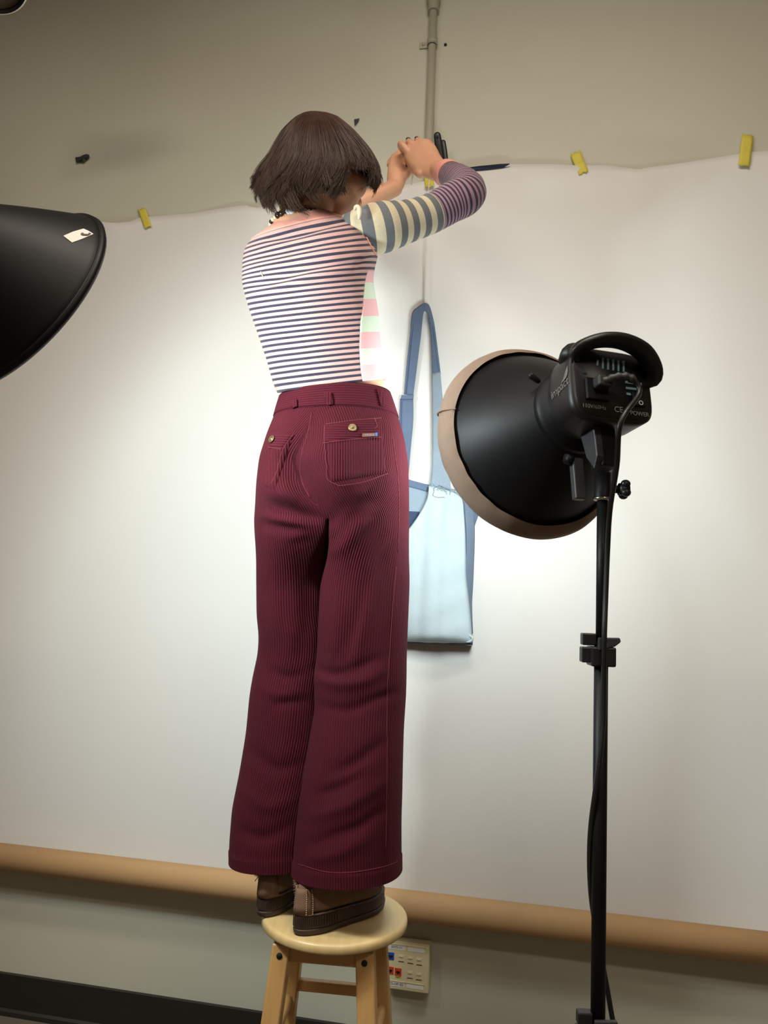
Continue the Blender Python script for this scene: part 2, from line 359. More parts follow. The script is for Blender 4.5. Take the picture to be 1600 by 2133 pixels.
# black spring clamp on the conduit
t = thing('spring_clamp', 'black spring clamp gripping the conduit behind the raised hand', 'clamp', cp(W(912, 330)[2], .03))
def handle(x0, y0, x1, y1, wd, off0, off1, name):
    a, b = W(x0, y0, off0), W(x1, y1, off1); m_ = MB(); m_.add(*tube([a, a*.7+b*.3, a*.35+b*.65, b], [wd*.9, wd, wd*.95, wd*.85], 14, True, .55, up=wn)); return m_.build(name, M_['blackp'], t)
handle(911, 283, 921, 352, .0125, .062, .036, 'handle'); handle(923, 297, 930, 350, .0095, .040, .030, 'handle')
mb = MB(); mb.add(*tube([W(911, 284, .068), W(911, 284, .071)], .004, 10)); mb.build('rivet', M_['grey'], t)
mb = MB(); mb.add(*boxf(W(912, 350, .034), wt*.02, wn*.012, up*.02)); bev(mb.build('jaw', M_['blackp'], t, False), .004)

# ------------------------------------------------------------------ outlet box under the tube
bl, bt_, br_, bbm = 803, 1956, 894, 2074
off = .042
s_l = (W(803, 2000, off)-WC) @ wt; s_r = (W(895, 2000, off)-WC) @ wt; z_t = W(850, 1966, off)[2]; z_b = W(850, 2066, off)[2]
t = thing('data_outlet_box', 'cream wall data box with blue and red ports beside the stool', 'outlet box', R((s_l+s_r)/2, 0, z_b))
sc_, zc_ = (s_l+s_r)/2, (z_t+z_b)/2; hw, hh = (s_r-s_l)/2, (z_t-z_b)/2
bev(mesh('box', *boxf(R(sc_, off/2-.003, zc_), wt*hw, wn*(off/2-.003), up*hh), M_['cream'], t, False), .004)
bev(mesh('face_plate', *boxf(R(sc_, off-.004, zc_), wt*(hw-.001), wn*.004, up*(hh-.001)), M_['cream'], t, False), .003)
def fp(u, v, o=0.): return R(s_l+2*hw*u, off+o, z_t-2*hh*v)         # face plate coordinates 0..1
def plate(name, u0, u1, v0, v1, m, d0=-.001, d1=.001):
    return mesh(name, *boxf((fp(u0, v0, d0)+fp(u1, v1, d1))/2, wt*hw*(u1-u0), wn*(d1-d0)/2, up*hh*(v1-v0)), m, t, False)
for u0, v0 in ((.07, .05), (.5, .05), (.07, .82), (.5, .82)):
    plate('label_window', u0, u0+.38, v0, v0+.1, M_['white'], -.001, .0008); plate('window_lip', u0-.015, u0+.4, v0-.018, v0-.004, M_['cream'], -.001, .0022)
for k, (u, v, m) in enumerate(((.12, .30, 'bluep'), (.12, .60, 'redp'), (.30, .61, 'redp'))):
    p = plate('port', u-.075, u+.075, v-.075, v+.075, M_[m], -.002, .0018)
    h = [fp(u-.045, v-.02, .0012), fp(u+.045, v-.02, .0012), fp(u+.045, v+.015, .0012), fp(u+.02, v+.04, .0012), fp(u-.02, v+.04, .0012), fp(u-.045, v+.015, .0012)]
    mesh('socket', *prism(h, wn*.0012), M_['hole'], p, False); bpy.data.objects[p.name]['label'] = 'blue port' if k == 0 else 'red port'
for u, v in ((.36, .32), (.57, .33), (.77, .34), (.57, .64), (.77, .65)):
    p = plate('blank_cover', u-.075, u+.075, v-.075, v+.075, M_['cream'], -.001, .0010); plate('ridge', u-.045, u+.045, v-.055, v-.03, M_['cream'], 0, .003); plate('slot', u-.06, u+.06, v+.06, v+.073, M_['hole'], 0, .0012)
plate('yellow_label', .24, .36, .70, .735, M_['yellow'], -.001, .0008)
def lettering(txt, size, O, X, Y, m, parent, depth=.0002, shear=0.):
    c = bpy.data.curves.new('lettering', 'FONT'); c.body = txt; c.size = size; c.align_x = 'CENTER'; c.align_y = 'CENTER'; c.extrude = depth; c.shear = shear; c.materials.append(m)
    o = bpy.data.objects.new('lettering', c); COL.objects.link(o); X = nz(X); Z = nz(np.cross(X, Y)); Y = np.cross(Z, X); mm = Matrix.Identity(4)
    for i in range(3): mm[i][0] = X[i]; mm[i][1] = Y[i]; mm[i][2] = Z[i]; mm[i][3] = O[i]
    dg = bpy.context.evaluated_depsgraph_get(); me = bpy.data.meshes.new_from_object(o.evaluated_get(dg)); bpy.data.objects.remove(o)
    me.transform(mm); o = mkobj('lettering', me, None, parent, False); return o
lettering('3A7D-V1', .0085, fp(.25, .1, .0012), wt, up, M_['dark_print'], t); lettering('TO-OPI ED', .0085, fp(.26, .87, .0012), wt, up, M_['dark_print'], t); lettering('FAST', .005, fp(.3, .718, .0012), wt, up, M_['dark_print'], t)

# ------------------------------------------------------------------ studio lamps
def reflector_lamp(O, a, Rr, sock, DPT, label_h):
    a = nz(a); w_ = nz(np.cross(a, up)); v_ = np.cross(w_, a)      # w_: right seen from behind, v_: up
    L = lambda x, y, z: O+w_*x+v_*y+a*z
    t = thing('studio_lamp', label_h, 'studio lamp', L(0, 0, -.12)); k = Rr/.19
    out = [(0.004, Rr), (-.006, Rr*.985)]+[(-.006-(DPT-.006)*k*q, Rr*.985+(.073-Rr*.985)*q+(.008 if sock else .002)*math.sin(math.pi*q)) for q in (.03, .1, .25, .45, .65, .85, 1)]
    inn = [(d+.004, r-.003) for d, r in out[::-1]]
    mesh('reflector', *revolve(O, a, w_, v_, out, 96), M_['black'], t)
    mesh('reflector_lining', *revolve(O, a, w_, v_, inn, 96), M_['silver'], t)
    ph = np.linspace(0, 2*np.pi, 97)[:-1]
    rim = [(.008, Rr-.003), (.010, Rr+.002), (.004, Rr+.006), (-.003, Rr+.003), (-.003, Rr-.004), (.008, Rr-.003)]
    mesh('rim', *revolve(O, a, w_, v_, rim, 96), M_['black'], t)
    dk = -DPT*k
    mesh('collar', *revolve(O, a, w_, v_, [(dk+.012, .072), (dk+.012, .079), (dk-.010, .079), (dk-.012, .074), (dk-.028, .070), (dk-.03, .066)], 64), M_['black'], t)
    for s in (-1,):
        mb = MB(); p = L(-.073, .048, dk-.004); mb.add(*tube([p, p-w_*.012+v_*.008], [.005, .0062], 12, True)); mb.build('thumb_screw', M_['black'], t)
    # rounded-box housing behind the collar
    HW = HH = 1.0
    def rr(z, hx, hy, n=2.0, cyo=0.):
        th = np.linspace(0, 2*np.pi, 64, endpoint=False)
        return np.array([L(HW*hx*math.copysign(abs(math.cos(q))**(2/n), math.cos(q)), cyo+HH*hy*math.copysign(abs(math.sin(q))**(2/n), math.sin(q)), z) for q in th])
    zb = dk-.115
    rings = [rr(dk-.026, .066, .066), rr(dk-.030, .071, .067, 2.3), rr(dk-.046, .0765, .066, 3.2), rr(dk-.056, .0775, .0655, 4.0), rr(dk-.10, .0775, .0645, 4.4), rr(zb+.004, .077, .064, 4.6), rr(zb, .073, .060, 4.6)]
    mesh('housing', *loft(rings), M_['blackp'], t)
    bp = MB(); bp.add(*loft([rr(zb+.002, .072, .059, 4.6), rr(zb-.002, .071, .058, 4.6)])); bpo = bp.build('back_plate', M_['blackp'], t)
    bulb = MB(); bulb.add(*ball(L(0, 0, dk+.022), (.03, .03, .022), (w_, v_, a))); bulb.build('bulb', M_['bulbglow'], t)
    l = bpy.data.lights.new('bulb_light', 'AREA'); l.shape = 'DISK'; l.size = (Rr*1.5 if sock else .15); l.energy = LAMP_R if sock else LAMP_L; l.color = COOL
    lo = bpy.data.objects.new('bulb_light', l); COL.objects.link(lo); lo.parent = t; lo.matrix_parent_inverse = PINV[t.name]
    p = L(0, 0, .012 if sock else .02-DPT); m = Matrix.Identity(4)
    for i in range(3): m[i][0] = w_[i]; m[i][1] = v_[i]; m[i][2] = -a[i]; m[i][3] = p[i]
    lo.matrix_basis = m
    return t, L, w_, v_, a, zb, dk, bpo
OR = at(1107, 920, 1.5); aR = np.array([-.295, .941, -.168])
lampR, L, w_, v_, a_, zb, dk, bpo = reflector_lamp(OR, aR, .187, True, .165, 'black studio floodlight with beige cloth rim on the stand at right')
Rr = .187
prof = [(-.030, Rr*.955), (-.026, Rr*.985), (-.012, Rr+.007), (.004, Rr+.011), (.014, Rr+.007), (.018, Rr-.01), (.016, Rr-.03), (.014, Rr-.032), (.012, Rr-.005), (-.024, Rr*.955)]
sv, sf = revolve(OR, nz(aR), w_, v_, prof, 160)
sv = [p+nz(aR)*.0012*math.sin(i*.7+3*math.sin(i*.13))+(p-OR)*.0015*math.sin((i % 160)*.39) for i, p in enumerate(sv)]
sock = mesh('cloth_rim', sv, sf, M_['sock'], lampR); sock['label'] = 'beige elastic cloth rim'
mb = MB(); ang = math.radians(168); c_ = OR+w_*math.cos(ang)*(Rr+.009)+v_*math.sin(ang)*(Rr+.009)
P = [OR+(w_*math.cos(ang)+v_*math.sin(ang))*r+nz(aR)*d_ for d_, r in ((-.031, Rr*.957), (-.022, Rr+.001), (-.008, Rr+.0105), (.006, Rr+.0125), (.016, Rr+.008))]
mb.add(*tube(catmull(P, 14), .0018, 8, True)); mb.build('seam', M_['sock'], sock)
# handle, vents, switch, plug and print on the back
zz = zb-.002
hp = catmull([L(-.058, .046, zb+.03), L(-.066, .050, zb+.004), L(-.060, .055, zb-.016), L(-.032, .064, zb-.027), L(.006, .066, zb-.030), L(.042, .057, zb-.027), L(.064, .040, zb-.020), L(.074, .024, zb-.010), L(.073, .020, zb+.02)], 40)
mb = MB(); mb.add(*tube(hp, .0105, 16, True, 1.9, up=a_)); mb.build('handle', M_['blackp'], lampR)
M_['vent'] = simple('pale_blue_vent', (128, 168, 178), .5); M_['vent_dark'] = simple('teal_vent', (20, 70, 84), .5)
for k in range(6):
    x = -.026+k*.010; h = .010 if k else .005
    mesh('vent_slot', *boxf(L(x, .036, zz-.0004), w_*.0018, v_*h+w_*.0012, a_*.0008), M_['vent'], lampR, False)
for k in range(3):
    mesh('vent_slot', *boxf(L(.040, .008-k*.0105, zz-.0004), w_*.016, v_*.002, a_*.0008), M_['vent'], lampR, False)
    mesh('vent_slot', *boxf(L(-.052+.003*k, .014-k*.0105, zz-.0004), w_*.0035, v_*.0015, a_*.0008), M_['vent_dark'], lampR, False)
sw = mesh('power_switch', *boxf(L(.045, -.022, zz-.0025), w_*.0125, v_*.012, a_*.003), M_['black'], lampR, False); bev(sw, .001)
lettering('I', .011, L(.045, -.015, zz-.0058), w_, v_, M_['white'], lampR); lettering('O', .011, L(.047, -.029, zz-.0058), w_, v_, M_['white'], lampR)
lettering('POWER', .0105, L(.046, -.0465, zz-.0006), w_, v_, M_['print'], lampR); lettering('CE', .014, L(.006, -.0435, zz-.0006), w_, v_, M_['print'], lampR); lettering('110V/60Hz', .0098, L(-.040, -.0435, zz-.0006), w_, v_, M_['print'], lampR)
skt = mesh('inlet_socket', *boxf(L(-.034, -.014, zz-.003), w_*.021, v_*.019, a_*.004), M_['black'], lampR, False); bev(skt, .002)
mb = MB(); mb.add(*boxf(L(-.030, -.006, zz-.014), w_*.013, v_*.009, a_*.011)); bev(mb.build('plug', M_['grey'], lampR, False), .003)
sx = L(-.0672, 0, zb+.055)
lettering('impact', .021, L(-.0782, .0, zb+.034), -a_*.94+v_*.10, v_, M_['print'], lampR, .0003)
wing = [(-.006, .008), (.004, .014), (.013, .026), (.019, .031), (.0185, .022), (.0195, .021), (.017, .016), (.018, .015), (.013, .011), (.006, .009)]
mesh('wing_mark', *prism([L(-.0780, -.001+.85*y+.1*x, zb+.034-.010-x) for x, y in wing], -w_*.0006), M_['print'], lampR, False)
# mounting bracket under the housing
brk = MB(); brk.add(*prism([L(-.022, -.055, zb+.075), L(-.022, -.058, zb+.03), L(-.022, -.115, zb+.028), L(-.022, -.135, zb+.040), L(-.022, -.108, zb+.060)], w_*.014)); bev(brk.build('bracket', M_['grey'], lampR, False), .002)
brk = MB(); brk.add(*boxf(L(.004, -.09, zb+.048), w_*.016, v_*.04, a_*.018)); bev(brk.build('tilt_block', M_['black'], lampR, False), .003)
brk = MB(); q = L(-.040, -.108, zb+.075); brk.add(*tube([q-w_*.0, q-w_*.012], .009, 14)); brk.build('bolt', M_['black'], lampR)
brk = MB(); brk.add(*boxf(q+w_*.008-v_*.034, w_*.010, v_*.036, a_*.007)); bev(brk.build('tilt_lever', M_['grey'], lampR, False), .002)

# stand
pY = 1.325; PB = at(1253, 1300, pY); px_, py_ = PB[0], PB[1]
def SP(z, dx=0., dy=0.): return np.array([px_+dx, py_+dy, z])
zq = lambda y: at(1253, y, pY)[2]
st = thing('light_stand', 'black telescopic light stand holding the floodlight at right', 'light stand', SP(0))
mb = MB(); mb.add(*tube([SP(zq(1350)), SP(zq(1040))], .0095, 20)); mb.build('upper_pole', M_['black'], st)
mb = MB(); mb.add(*tube([SP(zq(2160)), SP(zq(1335))], .0118, 20)); mb.build('middle_pole', M_['black'], st)
mb = MB(); mb.add(*tube([SP(.16), SP(zq(2140))], .0140, 20)); mb.build('lower_pole', M_['black'], st)
zc1 = zq(1352)
def clampc(zc, rr_):
    b = MB(); b.add(*boxf(SP(zc-.012), np.array([.021, 0, 0]), np.array([0, .018, 0]), up*.0165)); bev(b.build('clamp_collar', M_['blackp'], st, False), .003)
    b = MB(); b.add(*boxf(SP(zc-.010, -.023), np.array([.012, 0, 0]), np.array([0, .010, 0]), up*.013)); bev(b.build('clamp_ear', M_['blackp'], st, False), .002)
    b = MB(); b.add(*boxf(SP(zc+.016, -.022), np.array([.012, 0, 0]), np.array([0, .009, 0]), up*.010)); bev(b.build('clamp_ear', M_['blackp'], st, False), .002)
    b = MB(); b.add(*prism([SP(zc+.020, -.010, -.020), SP(zc+.021, .026, -.020), SP(zc+.014, .028, -.020), SP(zc+.006, .018, -.020), SP(zc-.002, -.010, -.020)], np.array([0, .008, 0]))); bev(b.build('clamp_lever', M_['grey'], st, False), .002)
clampc(zc1, .01); clampc(zq(2142), .012)
zt2 = zq(1040)
mb = MB(); mb.add(*tube([SP(zq(1038)), SP(zq(1034)), SP(zq(1033)), SP(zq(985))], [.0152, .0152, .0148, .0148], 20)); mb.build('top_socket', M_['black'], st)
mb = MB(); mb.add(*tube([SP(zq(1042)), SP(zq(1036))], .0165, 20)); mb.build('socket_ring', M_['steel'], st)
mb = MB(); mb.add(*tube([SP(zq(1018), .012), SP(zq(1018), .030)], .007, 12)); kn = mb.build('knob_shaft', M_['black'], st)
mb = MB()
for k in range(4):
    q = k*math.pi/2+.6; mb.add(*ball(SP(zq(1018)+.011*math.sin(q), .038, .011*math.cos(q)), (.0085, .0075, .0075)))
mb.add(*tube([SP(zq(1018), .028), SP(zq(1018), .045)], .011, 14)); mb.build('knob', M_['blackp'], st)
mb = MB(); mb.add(*tube([SP(zq(990)), SP(zq(940))], .011, 14)); mb.build('spigot', M_['black'], st)
mb = MB(); mb.add(*boxf(SP(.55), np.array([.022, 0, 0]), np.array([0, .022, 0]), up*.03)); bev(mb.build('leg_hub', M_['blackp'], st, False), .004)
for k in range(3):
    q = math.radians(100+120*k); dd = np.array([math.cos(q), math.sin(q), 0])
    mb = MB(); mb.add(*tube([SP(.535)+dd*.02, SP(.012)+dd*.40], .009, 10, True)); mb.build('leg', M_['black'], st)
    mb = MB(); mb.add(*tube([SP(.20)+dd*.012, SP(.25)+dd*.23], .005, 8)); mb.build('brace', M_['black'], st)
    mb = MB(); mb.add(*tube([SP(.025)+dd*.385, SP(.0115)+dd*.402], .0115, 10, True)); mb.build('rubber_foot', M_['blackp'], st)
# power cord of the right lamp
cpts = [L(-.030, -.006, zb-.022), L(-.012, -.002, zb-.036), L(.008, -.006, zb-.042), L(.018, -.03, zb-.043)]
for x, y, Y in ((1293, 880, 1.17), (1285, 970, 1.21), (1271, 1060, 1.26), (1266, 1140, 1.295), (1262, 1240, 1.30), (1259, 1330, 1.292), (1258, 1430, 1.305), (1257, 1500, 1.31), (1251, 1570, 1.308), (1240, 1650, 1.312), (1231, 1720, 1.325), (1228, 1790, 1.335), (1231, 1860, 1.345), (1239, 1920, 1.352), (1252, 1990, 1.356), (1265, 2060, 1.352), (1278, 2133, 1.35), (1300, 2240, 1.36)):
    cpts.append(at(x, y, Y))
cpts += [np.array([cpts[-1][0]+.04, 1.40, .25]), np.array([cpts[-1][0]+.12, 1.5, .02]), np.array([cpts[-1][0]+.3, 1.6, .0055]), np.array([cpts[-1][0]+.7, 1.7, .0055])]
cd = thing('power_cord', 'black power cord from the floodlight winding round the light stand', 'cord', SP(.8, .02))
mb = MB(); mb.add(*tube(catmull(cpts, 150), .0044, 10, True)); mb.build('cable', M_['blackp'], cd)
mb = MB(); mb.add(*tube(catmull(cpts[:4], 20)[:14], [.0078-.0011*(k % 3) for k in range(14)], 12, True)); mb.build('strain_relief', M_['grey'], cd)

# left lamp
OL = at(36, 620, 1.2); aL = np.array([.486, .784, -.385])
lampL, L2, w2, v2, a2, zb2, dk2, _ = reflector_lamp(OL, aL, .1765, False, .138, 'black metal studio floodlight reaching in from the left edge')
def onrefl(x, y):                                                  # point of the left reflector seen at a pixel
    d = ray(x, y); d = d/np.linalg.norm(d); return bvL.ray_cast(Vector(CC), Vector(d))
refl = [o for o in bpy.data.objects if o.name.startswith('reflector') and 'lining' not in o.name][-1]
bvL = BVHTree.FromPolygons([v.co for v in refl.data.vertices], [p.vertices for p in refl.data.polygons])
def sticker(q, d):
    pts = []
    for x, y in q:
        h = onrefl(x, y)
        if h[0] is None: return None
        pts.append(np.array(h[0])-ray(x, y)*d)
    return pts
q = sticker([(132, 491), (153, 482), (174, 476), (185, 481), (195, 487), (172, 497), (150, 505), (141, 498)], .0012)
if q: mesh('sticker', *prism(q, ray(150, 490)*.0006), M_['white'], lampL, False)
q = sticker([(168, 486), (172, 484), (176, 487), (183, 487), (186, 484), (190, 486), (184, 490), (175, 490), (169, 489)], .0022)
if q: mesh('sticker_print', *prism(q, ray(150, 490)*.0006), M_['dark_print'], lampL, False)
b0 = L2(0, -.05, zb2+.05); st2 = thing('light_stand', 'black light stand outside the frame under the left floodlight', 'light stand', (b0[0], b0[1], 0))
mb = MB(); mb.add(*tube([np.array([b0[0], b0[1], .02]), b0], .012, 16)); mb.build('pole', M_['black'], st2)
for k in range(3):
    q = math.radians(150+120*k); dd = np.array([math.cos(q), math.sin(q), 0]); c0 = np.array([b0[0], b0[1], 0])
    mb = MB(); mb.add(*tube([c0+up*.5+dd*.012, c0+up*.012+dd*.36], .009, 10, True)); mb.build('leg', M_['black'], st2)

# round ceiling lamp in the top left corner
c0 = at(-16, -46, 1.95); t = thing('pendant_lamp', 'dark round metal ceiling lamp in the top left corner', 'ceiling lamp', c0)
th_ = nz(np.array([.25, -.45, -.85])); wx = nz(np.cross(th_, up)); vx = np.cross(wx, th_)
mesh('shade', *revolve(c0, th_, wx, vx, [(-.09, .02), (-.08, .045), (-.05, .07), (0, .088), (.004, .090), (.004, .086), (-.048, .067), (-.078, .04)], 48), M_['black'], t)
mesh('rim', *revolve(c0, th_, wx, vx, [(-.004, .089), (-.002, .093), (.006, .093), (.007, .087)], 48), M_['steel'], t)
mesh('inner_bowl', *revolve(c0, th_, wx, vx, [(-.075, .0), (-.074, .035), (-.046, .063), (-.008, .080), (-.006, .0795)], 48), M_['steel'], t)
mb = MB(); mb.add(*tube([c0-th_*.085, np.array([c0[0]-th_[0]*.1, c0[1]-th_[1]*.1, ZC])], .008, 10)); mb.build('rod', M_['black'], t)

# ------------------------------------------------------------------ wooden stool
ZS = .688; sc = np.array([-.069, 1.655, 0]); SRAD = .149
t = thing('wooden_stool', 'round pale wooden stool the person stands on', 'stool', sc)
mesh('seat', *revolve(sc+up*ZS, up, np.array([1., 0, 0]), np.array([0, 1., 0]), [(-.021, 0), (-.021, SRAD-.03), (-.021, SRAD-.010), (-.0198, SRAD-.004), (-.0175, SRAD-.001), (-.0155, SRAD), (-.009, SRAD), (-.005, SRAD-.0008), (-.002, SRAD-.003), (-.0004, SRAD-.006), (0, SRAD-.009), (0, SRAD-.02), (0, .06), (0, .0)], 96), M_['woodseat'], t)
LX = lambda x, y, Y: (at(x, y, Y)[0], Y)
LEG = {'fl': (LX(589, 1976, 1.578), (-.6, -.5)), 'fr': (LX(761, 1988, 1.562), (.5, -.6)), 'bl': (LX(618, 2002, 1.742), (-.6, .5)), 'br': (LX(782, 2000, 1.722), (.5, .6))}
ex = nz(np.array([.176, -.018, 0])); ey = nz(np.array([.02, .167, 0]))
def legp(k, z):
    (x, y), (a, b) = LEG[k]; e = (ZS-.03-z)*.085
    return np.array([x, y, z]) + ex*e*(1 if a > 0 else -1) + ey*e*(1 if b > 0 else -1)
for k in LEG:
    rings = [[legp(k, z)+ex*hx*a+ey*hx*b for a, b in ((-1, -1), (1, -1), (1, 1), (-1, 1))] for z, hx in ((0, .0155), (.3, .018), (ZS-.026, .018))]
    lg = bev(mesh('leg', *loft(rings), M_['woodleg'], t, False), .004, 3)
    if k[0] == 'f':
        p = legp(k, ZS-.046)-ey*.0185; mb = MB(); mb.add(*tube([p-ey*.0012, p+ey*.004], .0058, 16)); bo = mb.build('bolt_hole', M_['hole'], lg)
def bar(name, p, q, hx, hz): 
    d = nz(q-p); s = nz(np.cross(d, up)); v = np.cross(s, d)
    return bev(mesh(name, *boxf((p+q)/2, (q-p)/2, s*hx, v*hz), M_['woodleg'], t, False), .004, 3)
for a, b in (('fl', 'fr'), ('bl', 'br'), ('fl', 'bl'), ('fr', 'br')): bar('apron', legp(a, ZS-.045), legp(b, ZS-.045), .009, .016)
zst = at(690, 2062, 1.735)[2]; bar('stretcher', legp('bl', zst), legp('br', zst), .009, .0115); bar('stretcher', legp('fl', zst-.16), legp('fr', zst-.16), .009, .0115)
zd = at(607, 2092, 1.72)[2]
for a, b in (('fl', 'bl'), ('fr', 'br')):
    p, q = legp(a, zd-.0), legp(b, zd); mb = MB(); mb.add(*tube([p, p*.75+q*.25, p*.25+q*.75, q], [.0085, .0125, .0125, .0085], 16)); mb.build('dowel', M_['woodleg'], t)
    p, q = legp(a, .2), legp(b, .2); mb = MB(); mb.add(*tube([p, p*.75+q*.25, p*.25+q*.75, q], [.0085, .0125, .0125, .0085], 16)); mb.build('dowel', M_['woodleg'], t)

# ------------------------------------------------------------------ denim tote bag on its string
bag = thing('denim_tote_bag', 'patchwork pale denim shoulder bag hanging on the paper', 'bag', W(910, 1340, .03))
def panel(name, rows, m, th=.0022, n=26, k=40, wob=.002):          # rows: (y_left,x_left,off_left, y_right,x_right,off_right, belly)
    rr = catmull(np.array(rows, float), k); v = []
    for i, (yl, xl, ol, yr, xr, orr, be) in enumerate(rr):
        for j in range(n+1):
            u = j/n; x = xl+(xr-xl)*u; y = yl+(yr-yl)*u; o = ol+(orr-ol)*u + be*math.sin(math.pi*u)**.8
            o += wob*math.sin(x*.11+y*.05)*math.sin(y*.043-x*.07)
            v.append(W(x, y, max(o, .034)))
    f = [(i*(n+1)+j, i*(n+1)+j+1, (i+1)*(n+1)+j+1, (i+1)*(n+1)+j) for i in range(k-1) for j in range(n)]
    return mods(mesh(name, v, f, m, bag), ('SOLIDIFY', dict(thickness=th)))
panel('front_panel', [(1012, 894, .060, 1024, 941, .062, .002), (1040, 890, .064, 1040, 962, .064, .004), (1075, 872, .070, 1070, 966, .070, .010), (1110, 846, .074, 1105, 968, .074, .016), (1140, 815, .076, 1140, 969, .078, .022), (1200, 800, .080, 1200, 970, .084, .030), (1260, 798, .084, 1262, 977, .088, .034), (1312, 800, .086, 1318, 982, .090, .032), (1330, 804, .082, 1334, 985, .088, .020), (1334, 806, .074, 1341, 985, .076, .006)], M_['den_pale'], wob=.0035)
panel('side_gusset', [(1040, 964, .062, 1036, 986, .042, 0), (1110, 968, .072, 1108, 988, .042, .003), (1180, 969, .080, 1178, 986, .042, .003), (1225, 972, .084, 1222, 984, .042, .003), (1262, 977, .086, 1262, 982, .044, .002), (1320, 982, .088, 1320, 984, .046, .001)], M_['den_side'], n=10)
panel('bag_bottom', [(1334, 806, .080, 1341, 985, .082, .004), (1337, 806, .040, 1342, 984, .040, 0)], M_['den_dark'], n=20, k=8, wob=0)
panel('back_panel', [(985, 800, .040, 1012, 896, .040, 0), (1040, 800, .038, 1030, 1000, .038, 0), (1075, 798, .037, 1062, 1000, .037, 0), (1110, 797, .037, 1100, 988, .037, 0), (1220, 797, .037, 1220, 982, .037, 0), (1335, 800, .037, 1338, 984, .037, 0)], M_['den_light'])
panel('dark_patch', [(1062, 800, .0415, 1066, 874, .0415, 0), (1085, 800, .0415, 1088, 868, .0415, 0), (1125, 800, .0415, 1118, 848, .0415, 0)], M_['den_dark'], n=12, k=16, wob=.0008)
panel('back_hem', [(985, 800, .043, 1010, 893, .043, 0), (1000, 800, .043, 1024, 890, .043, 0)], M_['den_mid'], n=14, k=6, wob=.0004)
panel('corner_patch', [(1050, 984, .0415, 1044, 1000, .0415, 0), (1075, 985, .0415, 1068, 998, .0415, 0), (1100, 986, .0415, 1096, 989, .0415, 0)], M_['den_mid'], n=6, k=12, wob=.0004)
def strap(name, rows, m, th=.003): # (yl,xl,yr,xr,off)
    return panel(name, [(a, b, e, c, d, e, .0015) for a, b, c, d, e in rows], m, th, 10, 40, .0008)
strap('strap', [(632, 887, 648, 885, .057), (634, 880, 649, 883.5, .056), (641, 870, 655, 882, .055), (653, 859, 670, 880, .054), (693, 855, 700, 877, .052), (730, 851, 730, 873, .051), (766, 847, 785, 866, .05), (822, 842, 824, 861, .049)], M_['den_mid'])
sl = strap('strap', [(824, 838, 824, 862, .053), (832, 836, 832, 861, .0535)], M_['den_mid'], .005); sl['label'] = 'folded strap hem'
strap('strap', [(831, 834, 828, 861, .049), (880, 832, 876, 861, .048), (931, 830, 931, 856, .046), (1000, 838, 1000, 850, .044), (1010, 840, 1008, 850, .044)], M_['den_mid'])
s2 = strap('strap', [(648, 884.5, 632, 886, .0575), (651, 889, 636, 893, .057), (664, 894, 653, 899, .056), (704, 899, 689, 906.5, .055), (785, 901, 780, 918, .055)], M_['den_mid'])
for P in ([(864, 655), (859, 693), (855, 730), (851, 770), (846, 820)], [(837, 835), (836, 880), (834, 930)], [(896, 660), (903, 690), (909, 740), (914, 776)], [(905, 800), (906, 880), (905, 960), (901, 1008)], [(967, 1045), (971, 1110), (972, 1180)]):
    mb = MB(); mb.add(*tube(catmull([W(x, y, .0565 if x < 900 else .0595 if x < 950 else .077) for x, y in P], 40), .0006, 5)); tag(mb.build('stitching', M_['den_dark'], bag), kind='stuff')
s2 = strap('strap', [(778, 901, 775, 917, .056), (876, 902, 840, 923, .057), (967, 901, 930, 932, .058), (1013, 896, 1024, 940, .060)], M_['den_light']); s2['label'] = 'paler strap length'
mb = MB(); rng = np.random.default_rng(5)
for k in range(70):
    u = rng.random(); x = 896+u*68; y = 1011+u*22+rng.normal()*3; q = rng.normal(size=2)*9
    mb.add(*tube([W(x, y, .064), W(x+q[0]*.4, y-4+q[1]*.2, .067), W(x+q[0], y-4+q[1]*.7, .069)], .0004, 4))
tag(mb.build('frayed_edge', M_['den_pale'], bag), kind='stuff')
P = [(903, 1017), (915, 1012), (930, 1018), (938, 1022), (936, 1035), (938, 1042), (926, 1036), (912, 1036), (902, 1032), (904, 1024), (903, 1017)]
mb = MB(); mb.add(*tube(catmull([W(x, y, .0685) for x, y in P], 60), .0006, 6)); mb.build('stitched_patch_outline', M_['den_mid'], bag)
mb = MB(); P = [(960, 1328), (968, 1322), (978, 1324), (984, 1330), (980, 1336), (970, 1336), (964, 1331)]
mb.add(*tube(catmull([W(x, y, .094-.0012*i) for i, (x, y) in enumerate(P)], 30), [.004*(.5+.5*math.sin(math.pi*i/29)) for i in range(30)], 8)); mb.build('corner_fold', M_['den_pale'], bag)
hs = thing('hanging_string', 'thin white string holding the denim bag up below the hands', 'string', W(888, 500, .05))
mb = MB(); mb.add(*tube(catmull([W(909, 333, .058), W(899, 355, .058), W(894, 378, .058), W(890, 450, .056), W(887, 560, .056), W(886, 634, .058), W(884, 643, .052), W(882, 640, .044), W(886, 630, .05), W(888, 560, .054)], 70), .0012, 7)); mb.build('cord', M_['string'], hs)

